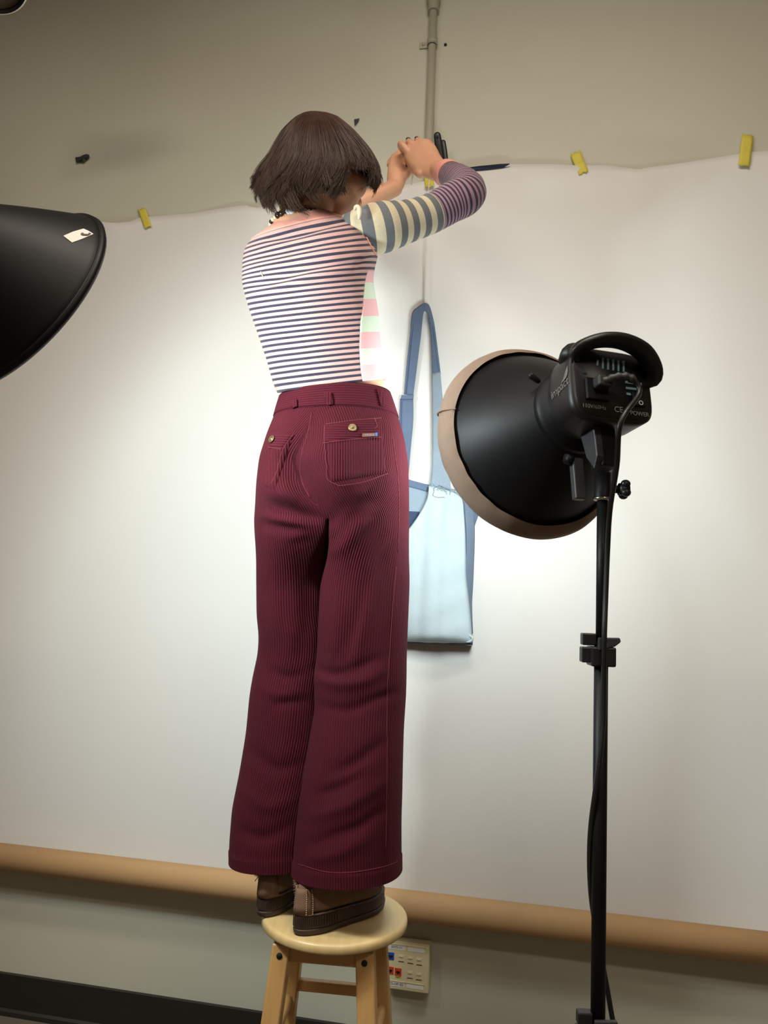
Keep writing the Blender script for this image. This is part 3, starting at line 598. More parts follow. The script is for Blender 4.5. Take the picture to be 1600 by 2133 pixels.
# ------------------------------------------------------------------ the person
per = thing('person', 'person seen from behind reaching up in striped top and burgundy corduroy trousers', 'person', sc+up*ZS)
def smooth1(a, s):
    k = int(4*s)+1; g = np.exp(-.5*(np.arange(-k, k+1)/s)**2); g /= g.sum(); p = np.concatenate([2*a[0]-a[k:0:-1], a, 2*a[-1]-a[-2:-k-2:-1]]); return np.convolve(p, g, 'valid')
def specs(tab, tcol, ts, s=2.0):                                   # interpolates and softens a table of ring specs
    T = np.array(tab, float); return np.stack([smooth1(np.interp(ts, T[:, tcol], T[:, c]), s) for c in range(T.shape[1])], 1)
def ringpts(sp, phi, ex_=2.2, mod=None, tilt=0.):                           # sp: xl yl xr yr Yc dy bb bf
    xl, yl, xr, yr, Yc, dy, bb, bf = sp[:8]; PL, PR = at(xl, yl, Yc+dy), at(xr, yr, Yc-dy); c = (PL+PR)/2; hv = (PR-PL)/2
    fw = nz(np.array([-hv[1], hv[0], 0])); s, q = np.sin(phi), np.cos(phi)
    s_ = np.sign(s)*np.abs(s)**(2/ex_); q_ = np.sign(q)*np.abs(q)**(2/ex_)
    b = np.where(q > 0, bb, bf)*(mod if mod is not None else 1)
    return c+s_[:, None]*hv-(q_*b)[:, None]*fw-(q_*b*tilt*(c[2]-H)/Yc)[:, None]*up
# --- trousers
HIP = [(591, 836, 808, 813, 1.635, .040, .092, .092), (584, 862, 819, 846, 1.635, .043, .098, .096), (578, 882, 829, 874, 1.635, .045, .106, .10), (568, 912, 838, 906, 1.635, .048, .120, .105), (555, 962, 847, 958, 1.635, .05, .134, .11), (548, 1025, 849, 1032, 1.635, .05, .136, .112), (541, 1085, 849, 1090, 1.635, .05, .126, .112), (541, 1240, 849, 1245, 1.635, .05, .11, .105)]
RL = [(682, 1085, 849, 1090, 1.62, .03, .092, .095), (684, 1130, 849, 1130, 1.62, .03, .093, .095), (677, 1200, 849, 1200, 1.62, .03, .093, .095), (671, 1284, 846, 1284, 1.62, .03, .09, .093), (667, 1361, 843, 1361, 1.62, .03, .085, .09), (660, 1405, 843, 1405, 1.62, .03, .085, .09), (662, 1445, 842, 1445, 1.62, .03, .085, .09), (662, 1475, 840, 1475, 1.62, .03, .085, .09), (655, 1520, 837, 1520, 1.615, .03, .087, .09), (640, 1600, 835, 1600, 1.61, .03, .09, .096), (631, 1660, 834, 1662, 1.61, .03, .094, .10), (624, 1712, 832, 1715, 1.61, .03, .098, .106), (620, 1760, 832, 1766, 1.61, .03, .10, .11), (617, 1806, 832, 1822, 1.61, .03, .102, .115)]
LL = [(541, 1085, 690, 1085, 1.66, .02, .09, .095), (545, 1130, 694, 1130, 1.67, .02, .09, .095), (542, 1200, 694, 1200, 1.68, .02, .09, .095), (543, 1284, 690, 1284, 1.685, .02, .088, .093), (548, 1322, 690, 1322, 1.685, .02, .086, .09), (545, 1361, 690, 1361, 1.69, .02, .085, .09), (534, 1405, 688, 1405, 1.69, .02, .085, .09), (527, 1445, 686, 1445, 1.69, .02, .085, .09), (520, 1520, 683, 1520, 1.69, .02, .086, .09), (507, 1600, 676, 1600, 1.69, .02, .09, .095), (492, 1675, 668, 1677, 1.69, .02, .096, .10), (487, 1750, 662, 1755, 1.69, .02, .10, .105), (488, 1783, 660, 1792, 1.69, .02, .10, .11)]
NA, MI = 72, 24
PSY = lambda y: math.radians(float(np.interp(y, [840, 905, 945, 978, 1010, 1040, 1065, 1085], [0, -2, -8, -13, -9, -3, 5, 10]))); PS = math.radians(0)
yh = np.linspace(836, 1085, 52); hs_ = specs(HIP, 1, yh, 1.5)
ph0 = 2*np.pi*np.arange(2*NA)/(2*NA)
def hipmod(y):
    d = (ph0+np.pi) % (2*np.pi)-np.pi; g = np.interp(y, [860, 930, 1010, 1085], [0, .35, 1, .7])
    return 1 + g*(.10*(np.exp(-((d-.70)/.40)**2)+np.exp(-((d+.70)/.40)**2)) - .20*np.exp(-(d/.18)**2))
def hipring(sp, y): return ringpts(sp, ph0+PSY(y), 2.15, hipmod(y))
V = [hipring(hs_[i], yh[i]) for i in range(len(yh))]
verts = list(np.concatenate(V)); NH = len(verts); faces = []; wale = np.zeros(0)
def dist_side(r):                                                  # hip rows: arc length from the side seams
    d = np.linalg.norm(np.diff(np.vstack([r, r[:1]]), axis=0), axis=1); S = np.concatenate([[0], np.cumsum(d)])[:-1]
    return np.where(np.arange(len(r)) <= NA, np.abs(S-S[NA//2]), np.abs(S-S[NA+NA//2]))
def dist_leg(r):
    d = np.linalg.norm(np.diff(np.vstack([r, r[:1]]), axis=0), axis=1); S = np.concatenate([[0], np.cumsum(d)]); L = S[-1]; a = np.abs(S[:-1]-S[NA//2]); return np.minimum(a, L-a)
wale = [dist_side(r) for r in V]
n2 = 2*NA
for i in range(len(yh)-1):
    for j in range(n2): faces.append((i*n2+j, i*n2+(j+1) % n2, (i+1)*n2+(j+1) % n2, (i+1)*n2+j))
last = (len(yh)-1)*n2
# crotch line, shared by both legs: from the front seam to the back seam
rc = V[-1]; fr_, bk = rc[NA], rc[0]; ch = [fr_+(bk-fr_)*k/MI - up*.012*math.sin(math.pi*k/MI) for k in range(1, MI)]
chi = list(range(len(verts), len(verts)+MI-1)); verts += ch; wale.append(np.array([np.linalg.norm(p-bk) for p in ch])+dist_side(rc)[0])
rowinfo = {}
for side, tab in (('r', RL), ('l', LL)):
    off_ = 0 if side == 'r' else np.pi
    yl = np.linspace(1085, tab[-1][1], 150); T = specs(tab, 1, yl, 2.5); D = specs(HIP, 1, np.minimum(yl, 1240), 1.5)
    idx0 = [last+(k if side == 'r' else (NA+k) % n2) for k in range(NA+1)]
    idx0 = idx0 + (chi if side == 'r' else chi[::-1]); prev = idx0; m = len(idx0); rows_ = []
    for i in range(1, len(yl)):
        g = np.clip((yl[i]-1085)/150, 0, 1); g = g*g*(3-2*g)
        k = np.arange(NA+1)/NA; psi = np.concatenate([PS+off_-math.pi/6+k*4*math.pi/3, PS+off_+7*math.pi/6+np.arange(1, MI)/MI*2*math.pi/3])
        E_ = ringpts(T[i], psi, 2.15)
        if g < 1:
            sp = D[i].copy(); sp[1] += yl[i]-min(yl[i], 1240); sp[3] += yl[i]-min(yl[i], 1240)
            hr = hipring(sp, 1085); o = np.array([hr[(q if side == 'r' else (NA+q) % n2)] for q in range(NA+1)])
            inn = np.array([o[-1]+(o[0]-o[-1])*q/MI for q in range(1, MI)]); E_ = E_*g+np.vstack([o, inn])*(1-g)
        b0 = len(verts); verts += list(E_); d = np.linalg.norm(np.diff(np.vstack([E_, E_[:1]]), axis=0), axis=1)
        wale.append(dist_leg(E_)); cur = list(range(b0, b0+m))
        for j in range(m): faces.append((prev[j], prev[(j+1) % m], cur[(j+1) % m], cur[j]))
        prev = cur; rows_.append(cur)
    rowinfo[side] = rows_
wale = np.concatenate(wale); verts = np.array(verts)
def vnormals(v, f):
    n = np.zeros_like(v); F_ = np.array(f); a, b, c, d = (v[F_[:, k]] for k in range(4)); q = np.cross(c-a, d-b)
    for k in range(4): np.add.at(n, F_[:, k], q)
    return n/(np.linalg.norm(n, axis=1, keepdims=True)+1e-12)
FOLDS = [  # polyline in the picture, width, depth (m, negative = crease)
 ([(556, 1050), (600, 1062), (645, 1074), (686, 1090)], 15, -.020), ([(552, 1020), (590, 1030), (625, 1036)], 18, .008), ([(545, 1078), (585, 1082), (630, 1092), (675, 1092)], 9, .007), ([(543, 1088), (575, 1098), (610, 1104), (640, 1100)], 10, -.012),
 ([(600, 1112), (640, 1116), (680, 1108)], 10, .005), ([(610, 1135), (640, 1120), (672, 1105)], 9, -.006),
 ([(815, 980), (780, 1010), (745, 1040), (710, 1068), (686, 1086)], 10, .008), ([(755, 1032), (730, 1050), (700, 1075), (684, 1092)], 10, -.011),
 ([(800, 1010), (760, 1050), (720, 1090), (690, 1130)], 9, -.005), ([(790, 1060), (750, 1100), (715, 1140), (690, 1150)], 10, .005),
 ([(830, 1110), (790, 1165), (770, 1240), (755, 1320), (735, 1400)], 12, .006), ([(812, 1120), (775, 1200), (745, 1290), (715, 1370)], 12, -.005),
 ([(690, 1180), (705, 1250), (700, 1320), (690, 1380)], 12, .004), ([(560, 1180), (575, 1250), (570, 1320)], 14, .004), ([(620, 1170), (640, 1230), (640, 1300), (625, 1380)], 16, -.006),
 ([(655, 1392), (700, 1405), (745, 1390), (790, 1370)], 8, -.006), ([(660, 1412), (710, 1425), (760, 1418), (800, 1395)], 10, .005), ([(560, 1395), (600, 1410), (640, 1400)], 10, -.005), ([(540, 1430), (590, 1450), (630, 1440)], 11, .004), ([(572, 1470), (600, 1462), (640, 1462)], 8, -.005),
 ([(664, 1470), (720, 1480), (790, 1455), (835, 1440)], 9, -.005), ([(690, 1610), (740, 1590), (800, 1545)], 12, -.006), ([(660, 1655), (700, 1645), (760, 1612)], 9, -.006), ([(650, 1700), (720, 1680), (800, 1630)], 12, .005), ([(650, 1760), (700, 1740), (750, 1722), (800, 1685)], 10, -.006), ([(640, 1790), (700, 1780), (770, 1745)], 11, .004),
 ([(520, 1560), (570, 1600), (630, 1590)], 14, -.005), ([(510, 1650), (560, 1680), (620, 1660)], 14, .004), ([(500, 1730), (550, 1745), (615, 1715)], 12, -.005), ([(805, 1480), (812, 1560), (808, 1660), (806, 1800)], 5, .002), ([(826, 900), (832, 1000), (828, 1120), (820, 1250), (812, 1400), (806, 1480)], 4, .0018)]
def sculpt(v, f, folds):
    n = vnormals(v, f); q = proj(v); out = v.copy(); view = CC-v; view /= np.linalg.norm(view, axis=1, keepdims=True)
    sgn = 1 if ((n*(v-v.mean(0))).sum(1)).mean() > 0 else -1; n = n*sgn
    fac = np.clip((n*view).sum(1)*3, 0, 1)
    for P, wd, am in folds:
        P = catmull(np.array(P, float), 30); d2 = np.full(len(v), 1e9); u = np.zeros(len(v))
        for k in range(len(P)-1):
            a, b = P[k], P[k+1]; e = b-a; tt = np.clip(((q-a) @ e)/(e @ e), 0, 1); dd = ((q-a-tt[:, None]*e)**2).sum(1)
            mk = dd < d2; d2[mk] = dd[mk]; u[mk] = (k+tt[mk])/(len(P)-1)
        out += n*(am*np.exp(-d2/(wd*wd))*np.sin(np.pi*np.clip(u*.92+.04, 0, 1))**.6*fac)[:, None]
    return out
def relax(v, f, it=2, k=.45):
    F_ = np.array(f); deg = np.zeros(len(v)); E_ = np.vstack([F_[:, [a, (a+1) % 4]] for a in range(4)])
    np.add.at(deg, E_[:, 0], 1); np.add.at(deg, E_[:, 1], 1); fix = deg < 8
    for _ in range(it):
        s = np.zeros_like(v); np.add.at(s, E_[:, 0], v[E_[:, 1]]); np.add.at(s, E_[:, 1], v[E_[:, 0]]); m = s/deg[:, None]; m[fix] = v[fix]; v = v+(m-v)*k
    return v
verts = relax(sculpt(verts, faces, FOLDS), faces, 4)
for rows_ in rowinfo.values():                                     # turned-up hem
    for k, r in enumerate(rows_[-7:]):
        if k == 0: continue
        c = verts[r].mean(0); d = verts[r]-c; d[:, 2] = 0; verts[r] += d/np.linalg.norm(d, axis=1, keepdims=True)*.0016
tr = mesh('trousers', verts, faces, M_['cord'], per, attrs={'wale': wale})
bvT = BVHTree.FromPolygons([Vector(p) for p in verts], faces); trn = vnormals(verts, faces)
def hit(bv, x, y, off=0.):
    d = ray(x, y); d = d/np.linalg.norm(d); h = bv.ray_cast(Vector(CC), Vector(d))
    if h[0] is None: return None
    n = np.array(h[1]); n = n if n @ d < 0 else -n
    return np.array(h[0])+n*off
def decal(name, P4, nu, nv, off, m, parent, bv, vertical=True, th=.0016, poly=None, ed=.25):  # cloth patch laid on a surface; P4 corner pixels tl tr br bl
    tl, tr_, br, bl_ = [np.array(p, float) for p in P4]; v = []; wl = []
    for j in range(nv+1):
        for i in range(nu+1):
            a, b = i/nu, j/nv; p = (tl*(1-a)+tr_*a)*(1-b)+(bl_*(1-a)+br*a)*b; e = 1 if 0 < i < nu and 0 < j < nv else ed
            h = hit(bv, p[0], p[1], off*e)
            if h is None: h = v[-1] if v else None
            if h is None: return None
            v.append(h); wl.append(p[0]*.00102 if vertical else p[1]*.00102)
    f = [(j*(nu+1)+i, j*(nu+1)+i+1, (j+1)*(nu+1)+i+1, (j+1)*(nu+1)+i) for j in range(nv) for i in range(nu)]
    return mesh(name, v, f, m, parent, attrs={'wale': wl})
def line(P, bv, off, n=24):
    return [h for h in (hit(bv, x, y, off) for x, y in catmull(np.array(P, float), n)) if h is not None]
# waistband and loops
wrows = [i for i in range(len(yh)) if yh[i] <= 876]; wv = []; wf = []; ww = []
for i in wrows:
    c = V[i].mean(0)
    rr_ = verts[i*n2:(i+1)*n2]; d = rr_-c; d[:, 2] = 0; d /= np.linalg.norm(d, axis=1, keepdims=True); wv.append(rr_+d*(.0004+.0009*math.sin(math.pi*min(1, (i+1)/len(wrows))))); ww += [c[2]]*n2
for i in range(len(wrows)-1):
    for j in range(n2): wf.append((i*n2+j, i*n2+(j+1) % n2, (i+1)*n2+(j+1) % n2, (i+1)*n2+j))
wb = mods(mesh('waistband', np.concatenate(wv), wf, M_['cordh'], per, attrs={'wale': ww}), ('SOLIDIFY', dict(thickness=.0012, offset=1)))
bvW = BVHTree.FromPolygons([Vector(p) for p in np.concatenate(wv)], wf)
for P in (((609, 837), (621, 833), (622, 868), (611, 871)), ((677, 821), (691, 819), (697, 857), (685, 860)), ((784, 815), (793, 817), (800, 848), (792, 849))):
    q = decal('belt_loop', P, 4, 10, .0036, M_['cord'], per, bvW, ed=.85)
    if q: mods(q, ('SOLIDIFY', dict(thickness=.0028)), ('BEVEL', dict(width=.0008, segments=2)))
# pockets
pk = decal('back_pocket', ((676, 889), (794, 872), (803, 985), (690, 1004)), 24, 22, .0030, M_['cord'], per, bvT)
fl = decal('pocket_flap', ((674, 887), (794, 871), (791, 912), (675, 925)), 24, 8, .0046, M_['cordh'], pk, bvT, False)
lk = decal('back_pocket', ((571, 902), (612, 905), (572, 1020), (551, 1012)), 10, 22, .0030, M_['cord'], per, bvT)
lf = decal('pocket_flap', ((571, 901), (613, 906), (588, 938), (561, 934)), 10, 8, .0042, M_['cordh'], lk, bvT, False) if lk else None
def stitches(P, bv, off, name, parent, m, r=.00045):
    q = line(P, bv, off, 40)
    if len(q) > 3: mb = MB(); mb.add(*tube(q, r, 5)); tag(mb.build(name, m, parent), kind='stuff')
stitches([(677, 889), (677, 925), (681, 970), (684, 998), (708, 1012)], bvT, .0034, 'stitching', pk, M_['thread']); stitches([(706, 1012), (760, 1004), (806, 987)], bvT, .0034, 'stitching', pk, M_['thread']); stitches([(675, 925), (730, 918), (791, 912)], bvT, .0052, 'stitching', pk, M_['thread']); stitches([(680, 886), (740, 878), (792, 873)], bvT, .0052, 'stitching', pk, M_['thread']); stitches([(778, 872), (783, 890), (777, 894)], bvT, .0052, 'stitching', pk, M_['thread'])
if lk: stitches([(612, 906), (590, 938), (577, 985), (566, 1010)], bvT, .0034, 'stitching', lk, M_['thread']); stitches([(562, 933), (588, 937)], bvT, .005, 'stitching', lk, M_['thread'])
stitches([(649, 860), (641, 905), (630, 940), (626, 975), (630, 1005), (645, 1036)], bvT, .0006, 'seam_stitching', tr, M_['thread'], .0005)
stitches([(812, 880), (822, 940), (829, 1000), (831, 1060), (829, 1150)], bvT, .0008, 'seam_stitching', tr, M_['thread'], .00045); stitches([(825, 1180), (818, 1260), (812, 1350), (806, 1450), (806, 1600), (803, 1780)], bvT, .0008, 'seam_stitching', tr, M_['thread'], .00045)
stitches([(622, 1800), (680, 1816), (740, 1816), (800, 1805), (828, 1795)], bvT, .0006, 'hem_stitching', tr, M_['thread'], .00045)
for (x, y), pa in (((734, 894), pk), ((570, 917), lk)):
    h = hit(bvT, x, y, .0055); h2 = hit(bvT, x, y, .0075)
    if h is None or pa is None: continue
    n = nz(h2-h); wx = nz(np.cross(n, up)); vx = np.cross(wx, n)
    mesh('button', *revolve(h, n, wx, vx, [(-.001, .0), (-.001, .0082), (.0012, .0085), (.0022, .0075), (.0016, .0062), (.0014, .003), (.0026, .0018), (.0026, 0)], 28), M_['brass'], pa)
tgq = decal('woven_tag', ((753, 906), (783, 904), (783, 911), (753, 913)), 6, 2, .0064, M_['tagm'], pk, bvT, ed=1)
tq = decal('woven_tag', ((779, 904), (783, 904), (783, 911), (779, 911)), 2, 2, .0070, M_['tagb'], pk, bvT, ed=1)
if tq: tq['label'] = 'blue end of the tag'
for k in range(6):
    x = 758+k*3.2; q = decal('tag_mark', ((x, 907.6-.05*k), (x+2.2, 907.4-.05*k), (x+2.2, 910.2), (x, 910.4)), 1, 1, .0068, M_['print'], pk, bvT, ed=1)

# --- sweater body
TOR = [(588, 817, 802, 790, 1.635, .035, .090, .092, 0), (579, 797, 796, 772, 1.635, .035, .090, .092, 1.6), (566, 748, 787, 723, 1.635, .035, .094, .096, 6), (555, 716, 785, 690, 1.635, .035, .097, .1, 8.8), (543, 680, 783, 655, 1.635, .035, .101, .105, 12), (531, 645, 776, 616, 1.635, .035, .104, .11, 15.2), (521, 611, 771, 582, 1.635, .035, .105, .11, 18.2), (516, 590, 775, 555, 1.635, .035, .105, .11, 20.4), (515, 574, 783, 532, 1.637, .035, .103, .105, 22.3), (515, 560, 776, 512, 1.640, .035, .099, .1, 24), (515, 542, 763, 489, 1.645, .033, .093, .09, 26), (517, 522, 745, 468, 1.65, .03, .084, .08, 28), (524, 506, 725, 455, 1.655, .026, .075, .072, 29.6), (540, 497, 706, 449, 1.66, .02, .066, .066, 30.4), (556, 491, 692, 445, 1.663, .02, .060, .062, 31.0), (568, 488, 684, 442, 1.665, .02, .056, .060, 31.8)]
nT = 128; nn = np.concatenate([np.linspace(0, 30, 100), np.linspace(30.15, 31.8, 12)]); ts = specs(TOR, 8, nn, 2.0); pT = 2*np.pi*np.arange(nT)/nT
tv = []; tst = []; JB, JE = 22, 49
def rowphi(n): return np.interp(np.arange(nT), [0, JB, JE, nT], np.radians([0, pb(n), 138, 360]))
pb = lambda n: np.interp(n, [0, 11, 18, 20, 31], [47, 58, 76, 80, 66])
for i in range(len(nn)):
    # shoulder blades and spine
    pT = rowphi(nn[i]); g = math.exp(-((nn[i]-22)/5)**2); d = (pT+np.pi) % (2*np.pi)-np.pi; md = 1+g*(.06*(np.exp(-((d-.55)/.3)**2)+np.exp(-((d+.75)/.3)**2))-.07*np.exp(-((d+.12)/.22)**2)) - .05*math.exp(-((nn[i]-6)/6)**2)*np.exp(-((d+.15)/.25)**2)
    tv.append(ringpts(ts[i], pT, 2.3, md, np.interp(nn[i], [0, 6, 29, 30.4, 31.8], [1.1, 1.0, 1.0, .75, .4]))); tst.append(np.full(nT, nn[i]))
TV = np.concatenate(tv); TS = np.concatenate(tst)
TF = [(i*nT+j, i*nT+(j+1) % nT, (i+1)*nT+(j+1) % nT, (i+1)*nT+j) for i in range(len(nn)-1) for j in range(nT)]
TFOLD = [([(525, 560), (570, 552), (620, 540), (680, 528), (740, 520)], 10, .004), ([(520, 600), (575, 585), (640, 562), (700, 550), (765, 545)], 9, -.005), ([(530, 615), (590, 598), (650, 578), (720, 568)], 8, .004), ([(560, 500), (620, 492), (680, 472), (730, 462)], 7, -.004), ([(545, 520), (610, 508), (680, 490), (740, 480)], 8, .003), ([(590, 770), (640, 775), (700, 770)], 9, .002), ([(770, 530), (755, 545), (740, 565)], 7, -.004)]
TV = sculpt(TV, TF, TFOLD); rib = np.tile(pT*.125, len(nn))
def pick(name, cond, m, inset=0., attrs=None, V_=None):
    V0 = TV if V_ is None else V_; ff = [f for k, f in enumerate(TF) if cond(k//nT, (k % nT)/nT*360)]; ids = sorted({q for f in ff for q in f}); mp = {q: i for i, q in enumerate(ids)}
    return mods(mesh(name, V0[ids], [[mp[q] for q in f] for f in ff], m, per, attrs={'stripe': TS[ids]+.12, 'rib': rib[ids]}), ('SOLIDIFY', dict(thickness=.003, offset=0)))
isside = lambda i, a: nn[i] < 19.6 and JB <= round(a/360*nT) < JE
isneck = lambda i, a: nn[i] > 29.7
sw_ = pick('sweater', lambda i, a: not isside(i, a) and not isneck(i, a), M_['stripe']); pick('side_panel', isside, M_['block'])
cT = np.array([tv[i].mean(0) for i in range(len(nn))]); TV2 = TV.copy(); d = TV2-np.repeat(cT, nT, 0); d[:, 2] = 0; TV2 += d/np.linalg.norm(d, axis=1, keepdims=True)*.0025
pick('neckband', isneck, M_['pinkrib'], V_=TV2)
bvS = BVHTree.FromPolygons([Vector(p) for p in TV], TF)
P = line([(545, 567), (547, 573), (550, 580)], bvS, .003, 8); mb = MB(); mb.add(*tube(P, .0008, 6)); mb.build('loose_thread', M_['white'], sw_)
stitches([(742, 462), (752, 478), (764, 500), (774, 520), (783, 532)], bvS, .0025, 'shoulder_seam', sw_, M_['pinkrib'], .0016)

# --- sleeves
def sleeve(pts, n=110):
    P = catmull(np.array([at(x, y, Y) for x, y, Y, r in pts]), n); r = catmull(np.array([[p[3]] for p in pts]), n)[:, 0]; s = np.concatenate([[0], np.cumsum(np.linalg.norm(np.diff(P, axis=0), axis=1))]); return P, r, s
SR_ = [(706, 497, 1.655, .040), (735, 488, 1.64, .046), (766, 480, 1.632, .0525), (800, 473, 1.637, .0545), (850, 461, 1.655, .046), (900, 444, 1.675, .0435), (938, 423, 1.688, .0450), (964, 411, 1.698, .0455), (975, 400, 1.715, .0435), (969, 386, 1.745, .0395), (953, 373, 1.79, .0355), (938, 365, 1.84, .033), (929, 361, 1.868, .032)]
sP, sr, ss = sleeve(SR_)
def sleeve_part(name, i0, i1, m, P, r, s, parent, puff=0., wr=0.):
    rr_ = r[i0:i1]+puff; v, f = tube(P[i0:i1], rr_, 40); f = f[:-2]; v = np.array(v)
    al = np.repeat(s[i0:i1], 40); cen = np.repeat(P[i0:i1], 40, 0); d = v-cen; d /= np.linalg.norm(d, axis=1, keepdims=True)
    th = np.tile(np.arange(40)/40*2*np.pi, i1-i0); v = v+d*(wr*np.sin(al*2*np.pi/.03+2*np.sin(th)+1.5)*(.5+.5*np.cos(th*1-1)))[:, None]
    return mods(mesh(name, v, f, m, parent, attrs={'along': al, 'rib': th*.045}), ('SOLIDIFY', dict(thickness=.003, offset=-1)))
iu = int(np.argmin(np.abs(proj(sP)[:76, 0]-903)))
us = sleeve_part('sleeve', 0, iu+1, M_['wide'], sP, sr, ss, per, .0, .0008); us['label'] = 'grey and cream striped upper sleeve'
ls = sleeve_part('sleeve', iu, 101, M_['narrow'], sP, sr, ss, per, -.0006, .0007); ls['label'] = 'narrow mauve and navy striped lower sleeve'
cP = sP[105:110]; cv, cf_ = tube([sP[99], sP[104], sP[-1], sP[-1]+nz(sP[-1]-sP[-4])*.014], [sr[99]+.0012, sr[104]+.0022, sr[-1]+.0022, sr[-1]-.0005], 36); mods(mesh('cuff', cv, cf_[:-2], M_['pinkrib'], ls), ('SOLIDIFY', dict(thickness=.003, offset=-1)))
mb = MB(); mb.add(*tube(catmull([at(739, 436, 1.56), at(742, 431, 1.575), at(747, 434, 1.565), at(749, 445, 1.562), at(748, 455, 1.562)], 16), [.0025+.003*math.sin(math.pi*(k+1)/17) for k in range(16)], 10, True)); mb.build('rolled_seam', M_['creamroll'], us)
SLF = [(563, 536, 1.69, .040), (567, 532, 1.72, .043), (585, 518, 1.79, .045), (620, 492, 1.87, .044), (655, 470, 1.92, .042), (685, 456, 1.94, .040)]
lP, lr, lS = sleeve(SLF, 60); q = sleeve_part('sleeve', 0, 60, M_['narrow'], lP, lr, lS, per, 0, .001); q['label'] = 'left sleeve on the far side of the body'

# --- body: one continuous skin
B_ = MB()
for k0, k1 in ((0, len(nn)),):
    rings = []
    for i in range(0, len(nn), 4):
        c = cT[i]; rings.append(c+(tv[i]-c)*.93)
    rings.insert(0, V[14].mean(0)+(tv[0]-tv[0].mean(0))*.9)
    rings.insert(0, V[30].mean(0)+(tv[0]-tv[0].mean(0))*.9)
    B_.add(*loft(rings))
FD = nz(np.array([math.sin(math.radians(41)), math.cos(math.radians(41)), -.10])); FS = nz(np.cross(FD, up)); FU = np.cross(FS, FD)   # face forward, right, up
HC = at(684, 350, 1.67)
hd = lambda f, s, u: HC+FD*f+FS*s+FU*u
B_.add(*ball(hd(-.008, 0, .02), (.070, .085, .088), (FS, FD, FU), 28, 18))
B_.add(*ball(hd(.030, 0, -.035), (.062, .058, .074), (FS, FD, FU), 24, 16))
B_.add(*ball(hd(.052, 0, -.085), (.030, .034, .026), (FS, FD, FU), 16, 10))
B_.add(*tube([hd(.080, 0, .012), hd(.098, 0, -.018), hd(.104, 0, -.032)], [.008, .010, .012], 12, True))
for s in (-1, 1):
    B_.add(*ball(hd(.040, s*.046, -.030), (.026, .038, .036), (FS, FD, FU), 14, 10)); B_.add(*ball(hd(-.012, s*.072, -.012), (.008, .018, .030), (FS, FD, FU), 12, 9))
    B_.add(*tube([hd(.078, s*.018, .034), hd(.070, s*.045, .034)], .008, 8, True))
nb = (cT[-1]+cT[-2])/2
B_.add(*tube(catmull([cT[-14], nb+up*.005, nb*.5+hd(-.02, 0, -.07)*.5, hd(-.022, 0, -.03)], 12), [.062, .060, .056, .053, .051, .050, .050, .050, .05, .05, .05, .05], 24, True))
# right arm and hand
def arm(P, r): B_.add(*tube(catmull(np.array(P), 26), catmull(np.array(r)[:, None], 26)[:, 0], 18, True))
WR = at(914, 354, 1.885)
arm([sP[6], sP[36], sP[56], sP[67], sP[75], sP[92], WR], [.040, .038, .034, .033, .031, .027, .0235])
def P3(x, y, Y): return at(x, y, Y)
def finger(pts, r): B_.add(*tube(catmull(np.array([P3(*p) for p in pts]), 14), catmull(np.array(r)[:, None], 14)[:, 0], 12, True))
def palm(segs):                                                    # flattened loft from wrist to knuckles: (a, b, thickness)
    rings = []; th = np.linspace(0, 2*np.pi, 24, endpoint=False)
    for a, b, tk in segs:
        a, b = P3(*a), P3(*b); c = (a+b)/2; h = (b-a)/2; n = nz(np.cross(h, nrm)); rings.append([a, b, tk, c, h])
    out = []
    for k, (a, b, tk, c, h) in enumerate(rings):
        tdir = nz(rings[min(k+1, len(rings)-1)][3]-rings[max(k-1, 0)][3]); n = nz(np.cross(tdir, h))
        out.append(c+np.cos(th)[:, None]*h+np.sin(th)[:, None]*n*tk)
    B_.add(*loft(catmull(np.array(out), 16)))
nrm = up
# right hand: back of hand to the camera, fingers closing away around the string
palm([((908, 376, 1.885), (930, 340, 1.89), .021), ((890, 371, 1.90), (919, 326, 1.905), .019), ((868, 361, 1.92), (909, 306, 1.92), .017), ((850, 341, 1.94), (896, 292, 1.935), .016), ((842, 327, 1.955), (884, 291, 1.95), .0135), ((842, 320, 1.965), (876, 292, 1.965), .010)])
finger([(858, 326, 1.945), (845, 310, 1.945), (836, 300, 1.952), (835, 306, 1.985), (842, 316, 2.000)], [.0105, .0102, .0098, .0088, .0078])
finger([(866, 312, 1.945), (858, 301, 1.95), (852, 296, 1.965), (851, 293, 1.99), (853, 300, 2.01)], [.0105, .0098, .0092, .0082, .0074])
finger([(878, 303, 1.945), (874, 296, 1.955), (871, 293, 1.97), (869, 291, 1.995), (868, 298, 2.012)], [.0102, .0095, .009, .008, .0072])
finger([(890, 300, 1.94), (887, 296, 1.955), (884, 295, 1.972), (880, 297, 1.995), (876, 304, 2.005)], [.0092, .0085, .008, .0072, .0065])
finger([(876, 362, 1.915), (862, 350, 1.95), (852, 336, 1.985), (848, 322, 2.005)], [.0125, .0115, .0102, .008])
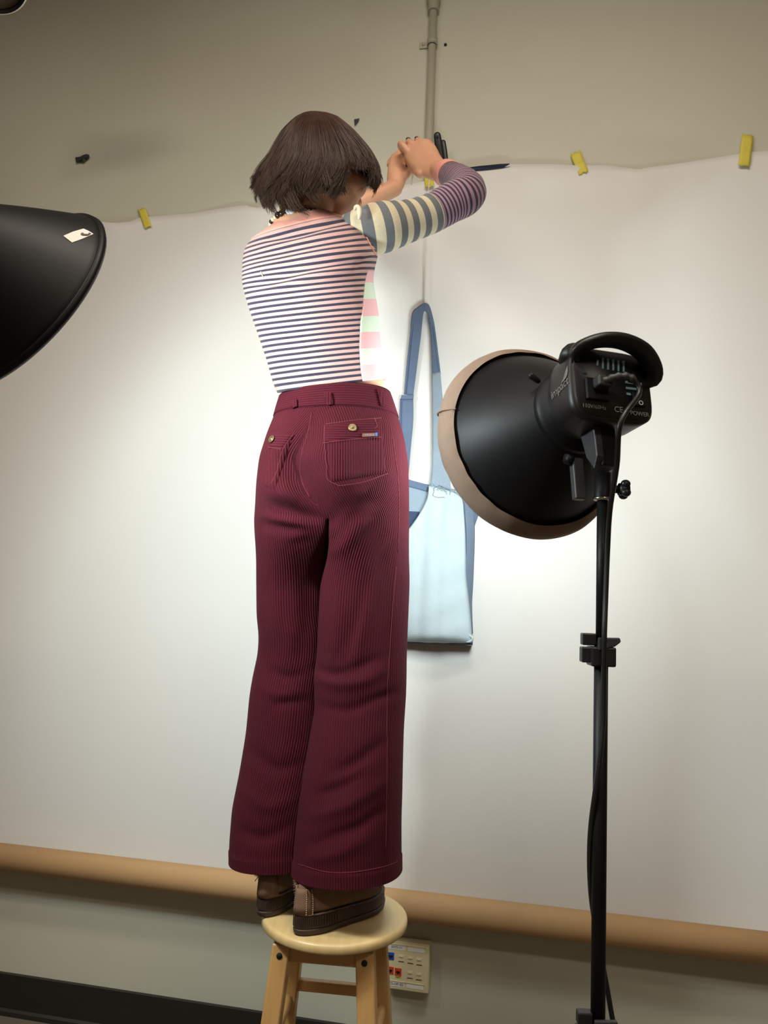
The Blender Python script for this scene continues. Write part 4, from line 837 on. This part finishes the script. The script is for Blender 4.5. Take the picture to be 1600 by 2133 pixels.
# left forearm and hand
LW = P3(822, 392, 1.985)
arm([lP[3], lP[25], lP[55], P3(700, 440, 1.945), P3(760, 420, 1.96), P3(800, 402, 1.975), LW], [.040, .037, .034, .033, .029, .0245, .0225])
palm([((806, 392, 1.985), (842, 388, 1.985), .019), ((806, 370, 1.99), (847, 372, 1.995), .018), ((808, 348, 2.00), (848, 354, 2.005), .016), ((814, 331, 2.012), (845, 340, 2.015), .0135), ((820, 325, 2.02), (842, 331, 2.022), .010)])
finger([(836, 330, 2.015), (841, 319, 2.020), (846, 312, 2.030), (849, 312, 2.050)], [.0105, .0098, .009, .0078])
finger([(826, 330, 2.018), (832, 319, 2.030), (840, 315, 2.050), (846, 318, 2.066)], [.0105, .0098, .009, .0078])
finger([(818, 334, 2.018), (822, 326, 2.035), (832, 322, 2.060), (840, 325, 2.072)], [.0100, .0094, .0086, .0075])
finger([(812, 344, 2.016), (813, 336, 2.035), (822, 332, 2.058), (830, 335, 2.068)], [.0092, .0084, .0078, .0068])
finger([(838, 372, 1.992), (850, 360, 1.992), (854, 348, 1.998), (853, 337, 2.006)], [.0125, .0112, .010, .0085])
# legs under the trousers
for x0, y0, Y0, ax, ay, aY in ((745, 1085, 1.63, -.138+.63*.062, 1.540+.777*.062, 0), (610, 1085, 1.66, -.214+.276*.062, 1.612+.961*.062, 0)):
    a, k_, z = at(x0, y0, Y0), at(x0*.72+(660 if x0 > 700 else 570)*.28, 1400, Y0), np.array([ax, ay, ZS+.13]); f0 = np.array([z[0], z[1], ZS+.075]); arm([a+up*.12, a, k_, z, f0], [.066, .064, .046, .028, .024])
raw = B_.build('body', M_['skin'], per); mods(raw, ('REMESH', dict(mode='VOXEL', voxel_size=.0028)), ('SMOOTH', dict(factor=.5, iterations=4))); body = bake(raw)
for s in (-1, 1):
    mb = MB(); mb.add(*ball(hd(.064, s*.031, .014), (.0125, .0125, .0125))); mb.build('eye', M_['eye'], per)
mb = MB(); mb.add(*ball(hd(.088, 0, -.062), (.022, .008, .006), (FS, FD, FU))); mb.build('lips', M_['lip'], per)
for x, y, Y, r in ((850.5, 289.2, 1.966, .0066), (868.5, 287.2, 1.974, .0066), (847.5, 344, 1.982, .0042)):
    mb = MB(); mb.add(*ball(P3(x, y, Y), (r, r*.6, r*.62 if y < 300 else r*1.3))); mb.build('nail', M_['nail'], per)
sh = thing('white_cord', 'short white cord pinched between the two raised hands', 'cord', P3(858, 370, 1.96))
mb = MB(); mb.add(*tube(catmull([P3(853, 345, 1.985), P3(859, 360, 1.965), P3(858, 375, 1.965), P3(857, 384, 1.967)], 20), .0021, 7, True)); mb.add(*tube(catmull([P3(866, 358, 1.955), P3(861, 370, 1.962), P3(858, 378, 1.965)], 16), .0019, 7, True)); mb.build('strand', M_['string'], sh)

# --- necklace
nk = [hit(bvS, x, y, .004) for x, y in ((590, 466),)]
nc = nb-up*.006; mb = None
necklace = mesh('necklace', *tube(np.array([nc+np.array([.067*math.sin(q), -.064*math.cos(q), .010*math.sin(q)+.004]) for q in np.linspace(0, 2*math.pi, 49)]), .0012, 6), M_['hole'], per)
M_['bead_dark'] = simple('brown_glass_bead', (44, 30, 18), .15); M_['bead_clear'] = simple('clear_bead', (216, 206, 180), .12); M_['disc'] = simple('pearl_disc', (226, 230, 240), .25)
for k, q in enumerate(np.linspace(-1.5, .9, 16)):
    c = nc+np.array([.067*math.sin(q), -.066*math.cos(q), .010*math.sin(q)+.004]); kind = ('bead_clear', 'bead_clear', 'bead_dark', 'bead_clear')[k % 4] if k < 7 else 'bead_dark'; r = .005
    if k in (5, 6, 10): kind, r = 'bead_dark', .0078
    if k == 8: kind = 'disc'
    mb = MB(); mb.add(*ball(c-np.array([0, .002, 0]), (r, r, r) if k != 8 else (.0115, .005, .009), None, 14, 9)); mb.build('bead', M_[kind], necklace)
mb = MB(); c = nc+np.array([.067*math.sin(-.25), -.074*math.cos(-.25), .004]); mb.add(*ball(c, (.002, .001, .002))); mb.build('bead', M_['bluep'], necklace)

# --- hair
HR = np.array([(231, 650, 652, .004), (234, 634, 680, .035), (240, 621, 699, .055), (257, 607, 717, .078), (279, 593, 736, .092), (300, 580, 755, .100), (319, 570, 769, .105), (336, 559, 777, .108), (349, 551, 781, .109), (370, 545, 783, .108), (390, 545, 780, .105), (410, 551, 772, .102), (430, 562, 756, .097), (450, 576, 735, .092)], float)
HY = 1.668
def hpt(phi, y, off=0.):
    xl, xr, b = (np.interp(y, HR[:, 0], HR[:, c]) for c in (1, 2, 3)); c = (xl+xr)/2; h = (xr-xl)/2+off*960
    return at(c+h*math.sin(phi), y, HY-(b+off)*math.cos(phi))
def yend(a):                                                       # a in degrees, -180..180
    return np.interp(a, [-180, -120, -95, -70, -60, -50, -42, -32, -16, -4, 8, 16, 22, 27, 29, 59, 64, 72, 95, 112, 125, 150, 180], [395, 390, 384, 410, 430, 438, 430, 402, 396, 396, 398, 408, 406, 392, 348, 346, 376, 388, 386, 380, 352, 352, 395])
cap = []; nph = 96; lev = np.linspace(0, 1, 40)
for q in lev:
    for j in range(nph):
        a = j/nph*360-180; ye = yend(a)-8; cap.append(hpt(math.radians(a), 231+(ye-231)*q, -.006-.012*max(0, q-.8)*5*.35))
cfc = [(i*nph+j, i*nph+(j+1) % nph, (i+1)*nph+(j+1) % nph, (i+1)*nph+j) for i in range(39) for j in range(nph)]
hair = mesh('hair', cap, cfc, M_['hairbase'], per)
rng = np.random.default_rng(11); mb_v = []; mb_f = []; base = 0; NS, SG = 8600, 16; u = np.linspace(0, 1, SG)
ncl = 420; cl_a = rng.uniform(-180, 180, ncl); cl_ph = rng.uniform(0, 6.28, ncl); cl_am = rng.uniform(.3, 1.5, ncl); cl_l = rng.normal(0, 9, ncl); cl_o = rng.uniform(-.004, .008, ncl); cl_f = rng.normal(0, 1, ncl)
tri = np.array([[math.cos(k*2.0944), math.sin(k*2.0944)] for k in range(3)])
for s in range(NS):
    c = rng.integers(ncl); a = cl_a[c]+rng.normal()*2.2; a = (a+180) % 360-180
    ye = yend(a)+cl_l[c]*(.5 if 24 < a < 80 else 1)+rng.normal()*4; y0 = 231.5+abs(rng.normal())*5 + (rng.random() < .5)*rng.uniform(0, 70)
    if ye-y0 < 20: continue
    o0 = cl_o[c]+rng.normal()*.0018; P = []; calm = .3 if 24 < a < 80 else (.55 if -34 < a <= 24 else 1.)
    for q in u:
        y = y0+(ye-y0)*q; e = max(0, q-.55)/.45
        da = (cl_am[c]*(3.0+4*e)*math.sin(q*6+cl_ph[c])*q + cl_f[c]*12*e*e + rng.normal()*.15)*calm
        flip = e*e*(.016 if abs(a+75) < 50 else .004)*(.3+.7*cl_am[c]) + (.005*math.sin(11*q+cl_ph[c]))*e
        P.append(hpt(math.radians(a+da), y, o0*min(1, q*4)+flip))
    P = np.array(P); T = np.gradient(P, axis=0); T /= np.linalg.norm(T, axis=1, keepdims=True); A_ = np.cross(T, np.array([.3, -.9, .3])); A_ /= np.linalg.norm(A_, axis=1, keepdims=True); Bv = np.cross(T, A_)
    r = (.00072*(1-.65*u**3))[:, None, None]
    ring = P[:, None, :]+r*(tri[None, :, :1]*A_[:, None, :]+tri[None, :, 1:]*Bv[:, None, :]); mb_v.append(ring.reshape(-1, 3))
    i = np.arange(SG-1)[:, None]*3+base; j = np.arange(3)[None]; k = (np.arange(3)+1)[None] % 3
    mb_f.append(np.stack([i+j, i+k, i+k+3, i+j+3], -1).reshape(-1, 4)); base += SG*3
hv_, hf_ = np.concatenate(mb_v), np.concatenate(mb_f); me = bpy.data.meshes.new('strands'); me.vertices.add(len(hv_)); me.vertices.foreach_set('co', hv_.ravel().astype(np.float32)); me.loops.add(hf_.size); me.loops.foreach_set('vertex_index', hf_.ravel().astype(np.int32)); me.polygons.add(len(hf_)); me.polygons.foreach_set('loop_start', np.arange(0, hf_.size, 4, dtype=np.int32)); me.update(calc_edges=True); me.validate()
tag(mkobj('strands', me, M_['hair'], hair), kind='stuff')

# --- boots
def boot(heel, ang, label):
    fw = np.array([math.sin(ang), math.cos(ang), 0]); sd = np.array([math.cos(ang), -math.sin(ang), 0]); LEN = .255
    g = lambda tt, s, z: heel+fw*tt*LEN+sd*s+up*z
    b = thing_part('boot', per); b['label'] = label
    wid = lambda tt: np.interp(tt, [0, .12, .3, .45, .7, .85, 1], [.033, .035, .033, .036, .048, .046, .038])
    bend = lambda tt: .010*math.sin(tt*math.pi)
    def outline(t0, t1, k, n=72, grow=0.):
        out = []
        for q in np.linspace(0, 2*np.pi, n, endpoint=False):
            uu = (1-math.cos(q))/2; tt = t0+(t1-t0)*uu; pw = (max(0, 1-abs(2*uu-1)**2.6))**(1/2.2); out.append((tt, math.copysign(wid(tt)*k*pw, math.sin(q))+bend(tt)))
        return out
    def lv(z, t0, t1, k, zt=0.): return np.array([g(tt, s, z+zt*max(0, tt-.3)) for tt, s in outline(t0, t1, k)])
    def mk(name, rings, m, pa): return mesh(name, *loft(rings), m, pa)
    mk('tread', [lv(0, .02, .985, .95), lv(.004, 0, 1, 1.03), lv(.010, -.004, 1.004, 1.06), lv(.0125, -.002, 1.0, 1.03)], M_['sole'], b)
    mid = [lv(.012, -.002, 1.0, 1.0), lv(.016, 0, 1.0, 1.0), lv(.036, .004, .995, .98, -.012), lv(.040, .010, .985, .94, -.012)]
    mk('midsole', mid, M_['sole'], b)
    mb = MB(); o = outline(-.001, 1.0, 1.0, 110)
    for tt, s in o:
        if tt < .30:
            p = g(tt, s*1.02, .0255); mb.add(*boxf(p, fw*.0011, sd*.0011, up*.0095))
    tag(mb.build('heel_ribs', M_['sole'], b, False), kind='stuff')
    mb = MB(); mb.add(*tube([g(tt, s, .0385-.012*max(0, tt-.3)) for tt, s in outline(.002, .99, .99, 90)]+[g(.002, bend(0), .0385)], .0014, 6)); mb.build('welt', M_['suede'], b)
    rings = [lv(.036, .008, .985, .95, -.012), lv(.048, .006, .975, .96, -.010), lv(.062, .010, .95, .90, -.008), lv(.076, .016, .88, .82), lv(.088, .020, .74, .80), lv(.098, .05, .60, .78), lv(.108, .08, .50, .74), lv(.118, .11, .44, .66)]
    upv = mods(mesh('upper', *loft(rings), M_['suede'], b), ('SUBSURF', dict(levels=1, render_levels=1)))
    # heel strip with its stitching and frayed edge
    st_ = [lv(z, t0-.006, t1, k) for z, t0, t1, k in ((.040, .006, .975, .96), (.052, .008, .96, .94), (.064, .010, .95, .90), (.076, .016, .88, .82), (.086, .020, .74, .80))]
    hs2 = []
    for r in st_:
        c = np.array(g(.006, bend(0), 0)); sel = [r[k % 72] for k in (-7, -5, -3, -1, 0, 1, 3, 5, 7)]; hs2.append([p+(-fw)*.0015+nz(p-g(.3, 0, p[2]-heel[2]))*.001 for p in sel])
    v, f = loft(hs2, closed=False); hst = mods(mesh('heel_strip', v, f, M_['suede'], b), ('SOLIDIFY', dict(thickness=.002)))
    mb = MB()
    for col in (0, 1, -2, -1):
        q = catmull(np.array([r[col] for r in hs2]), 26)
        for k in range(0, 25, 2): mb.add(*tube([q[k]-fw*.0008, (q[k]+q[k+1])/2-fw*.0022, q[k+1]-fw*.0008], .0008, 5))
    tag(mb.build('stitching', M_['stitch'], b), kind='stuff')
    mb = MB(); rg = np.random.default_rng(int(abs(ang)*100))
    for k in range(70):
        q = catmull(np.array([r[0] for r in hs2]), 30)[rg.integers(18, 30)]; e = -sd*.012*rg.random()-fw*.006*rg.random()+up*.006*rg.normal(); mb.add(*tube([q, q+e*.6+up*.002, q+e], .00045, 4))
    tag(mb.build('frayed_edge', M_['fray'], b), kind='stuff')
    # side strap seams
    for s_ in (1, -1):
        mb = MB(); pts = [r[(72+int(s_*q)) % 72] for r, q in ((rings[1], 26), (rings[2], 25), (rings[3], 25), (rings[4], 25))]
        for dx in (0, .006): mb.add(*tube(catmull(np.array([p+sd*s_*.0015+fw*dx for p in pts]), 16), .0009, 5))
        tag(mb.build('side_stitching', M_['fray'], b), kind='stuff')
    return b
def thing_part(name, parent):
    o = bpy.data.objects.new(name, None); COL.objects.link(o); o.empty_display_size = .02; o.parent = parent; o.matrix_parent_inverse = PINV[parent.name]; return o
PINV_ID = Matrix.Identity(4)
boot(np.array([-.138, 1.540, ZS]), math.radians(39), 'brown suede boot on the right foot'); boot(np.array([-.214, 1.612, ZS]), math.radians(16), 'brown suede boot on the left foot')
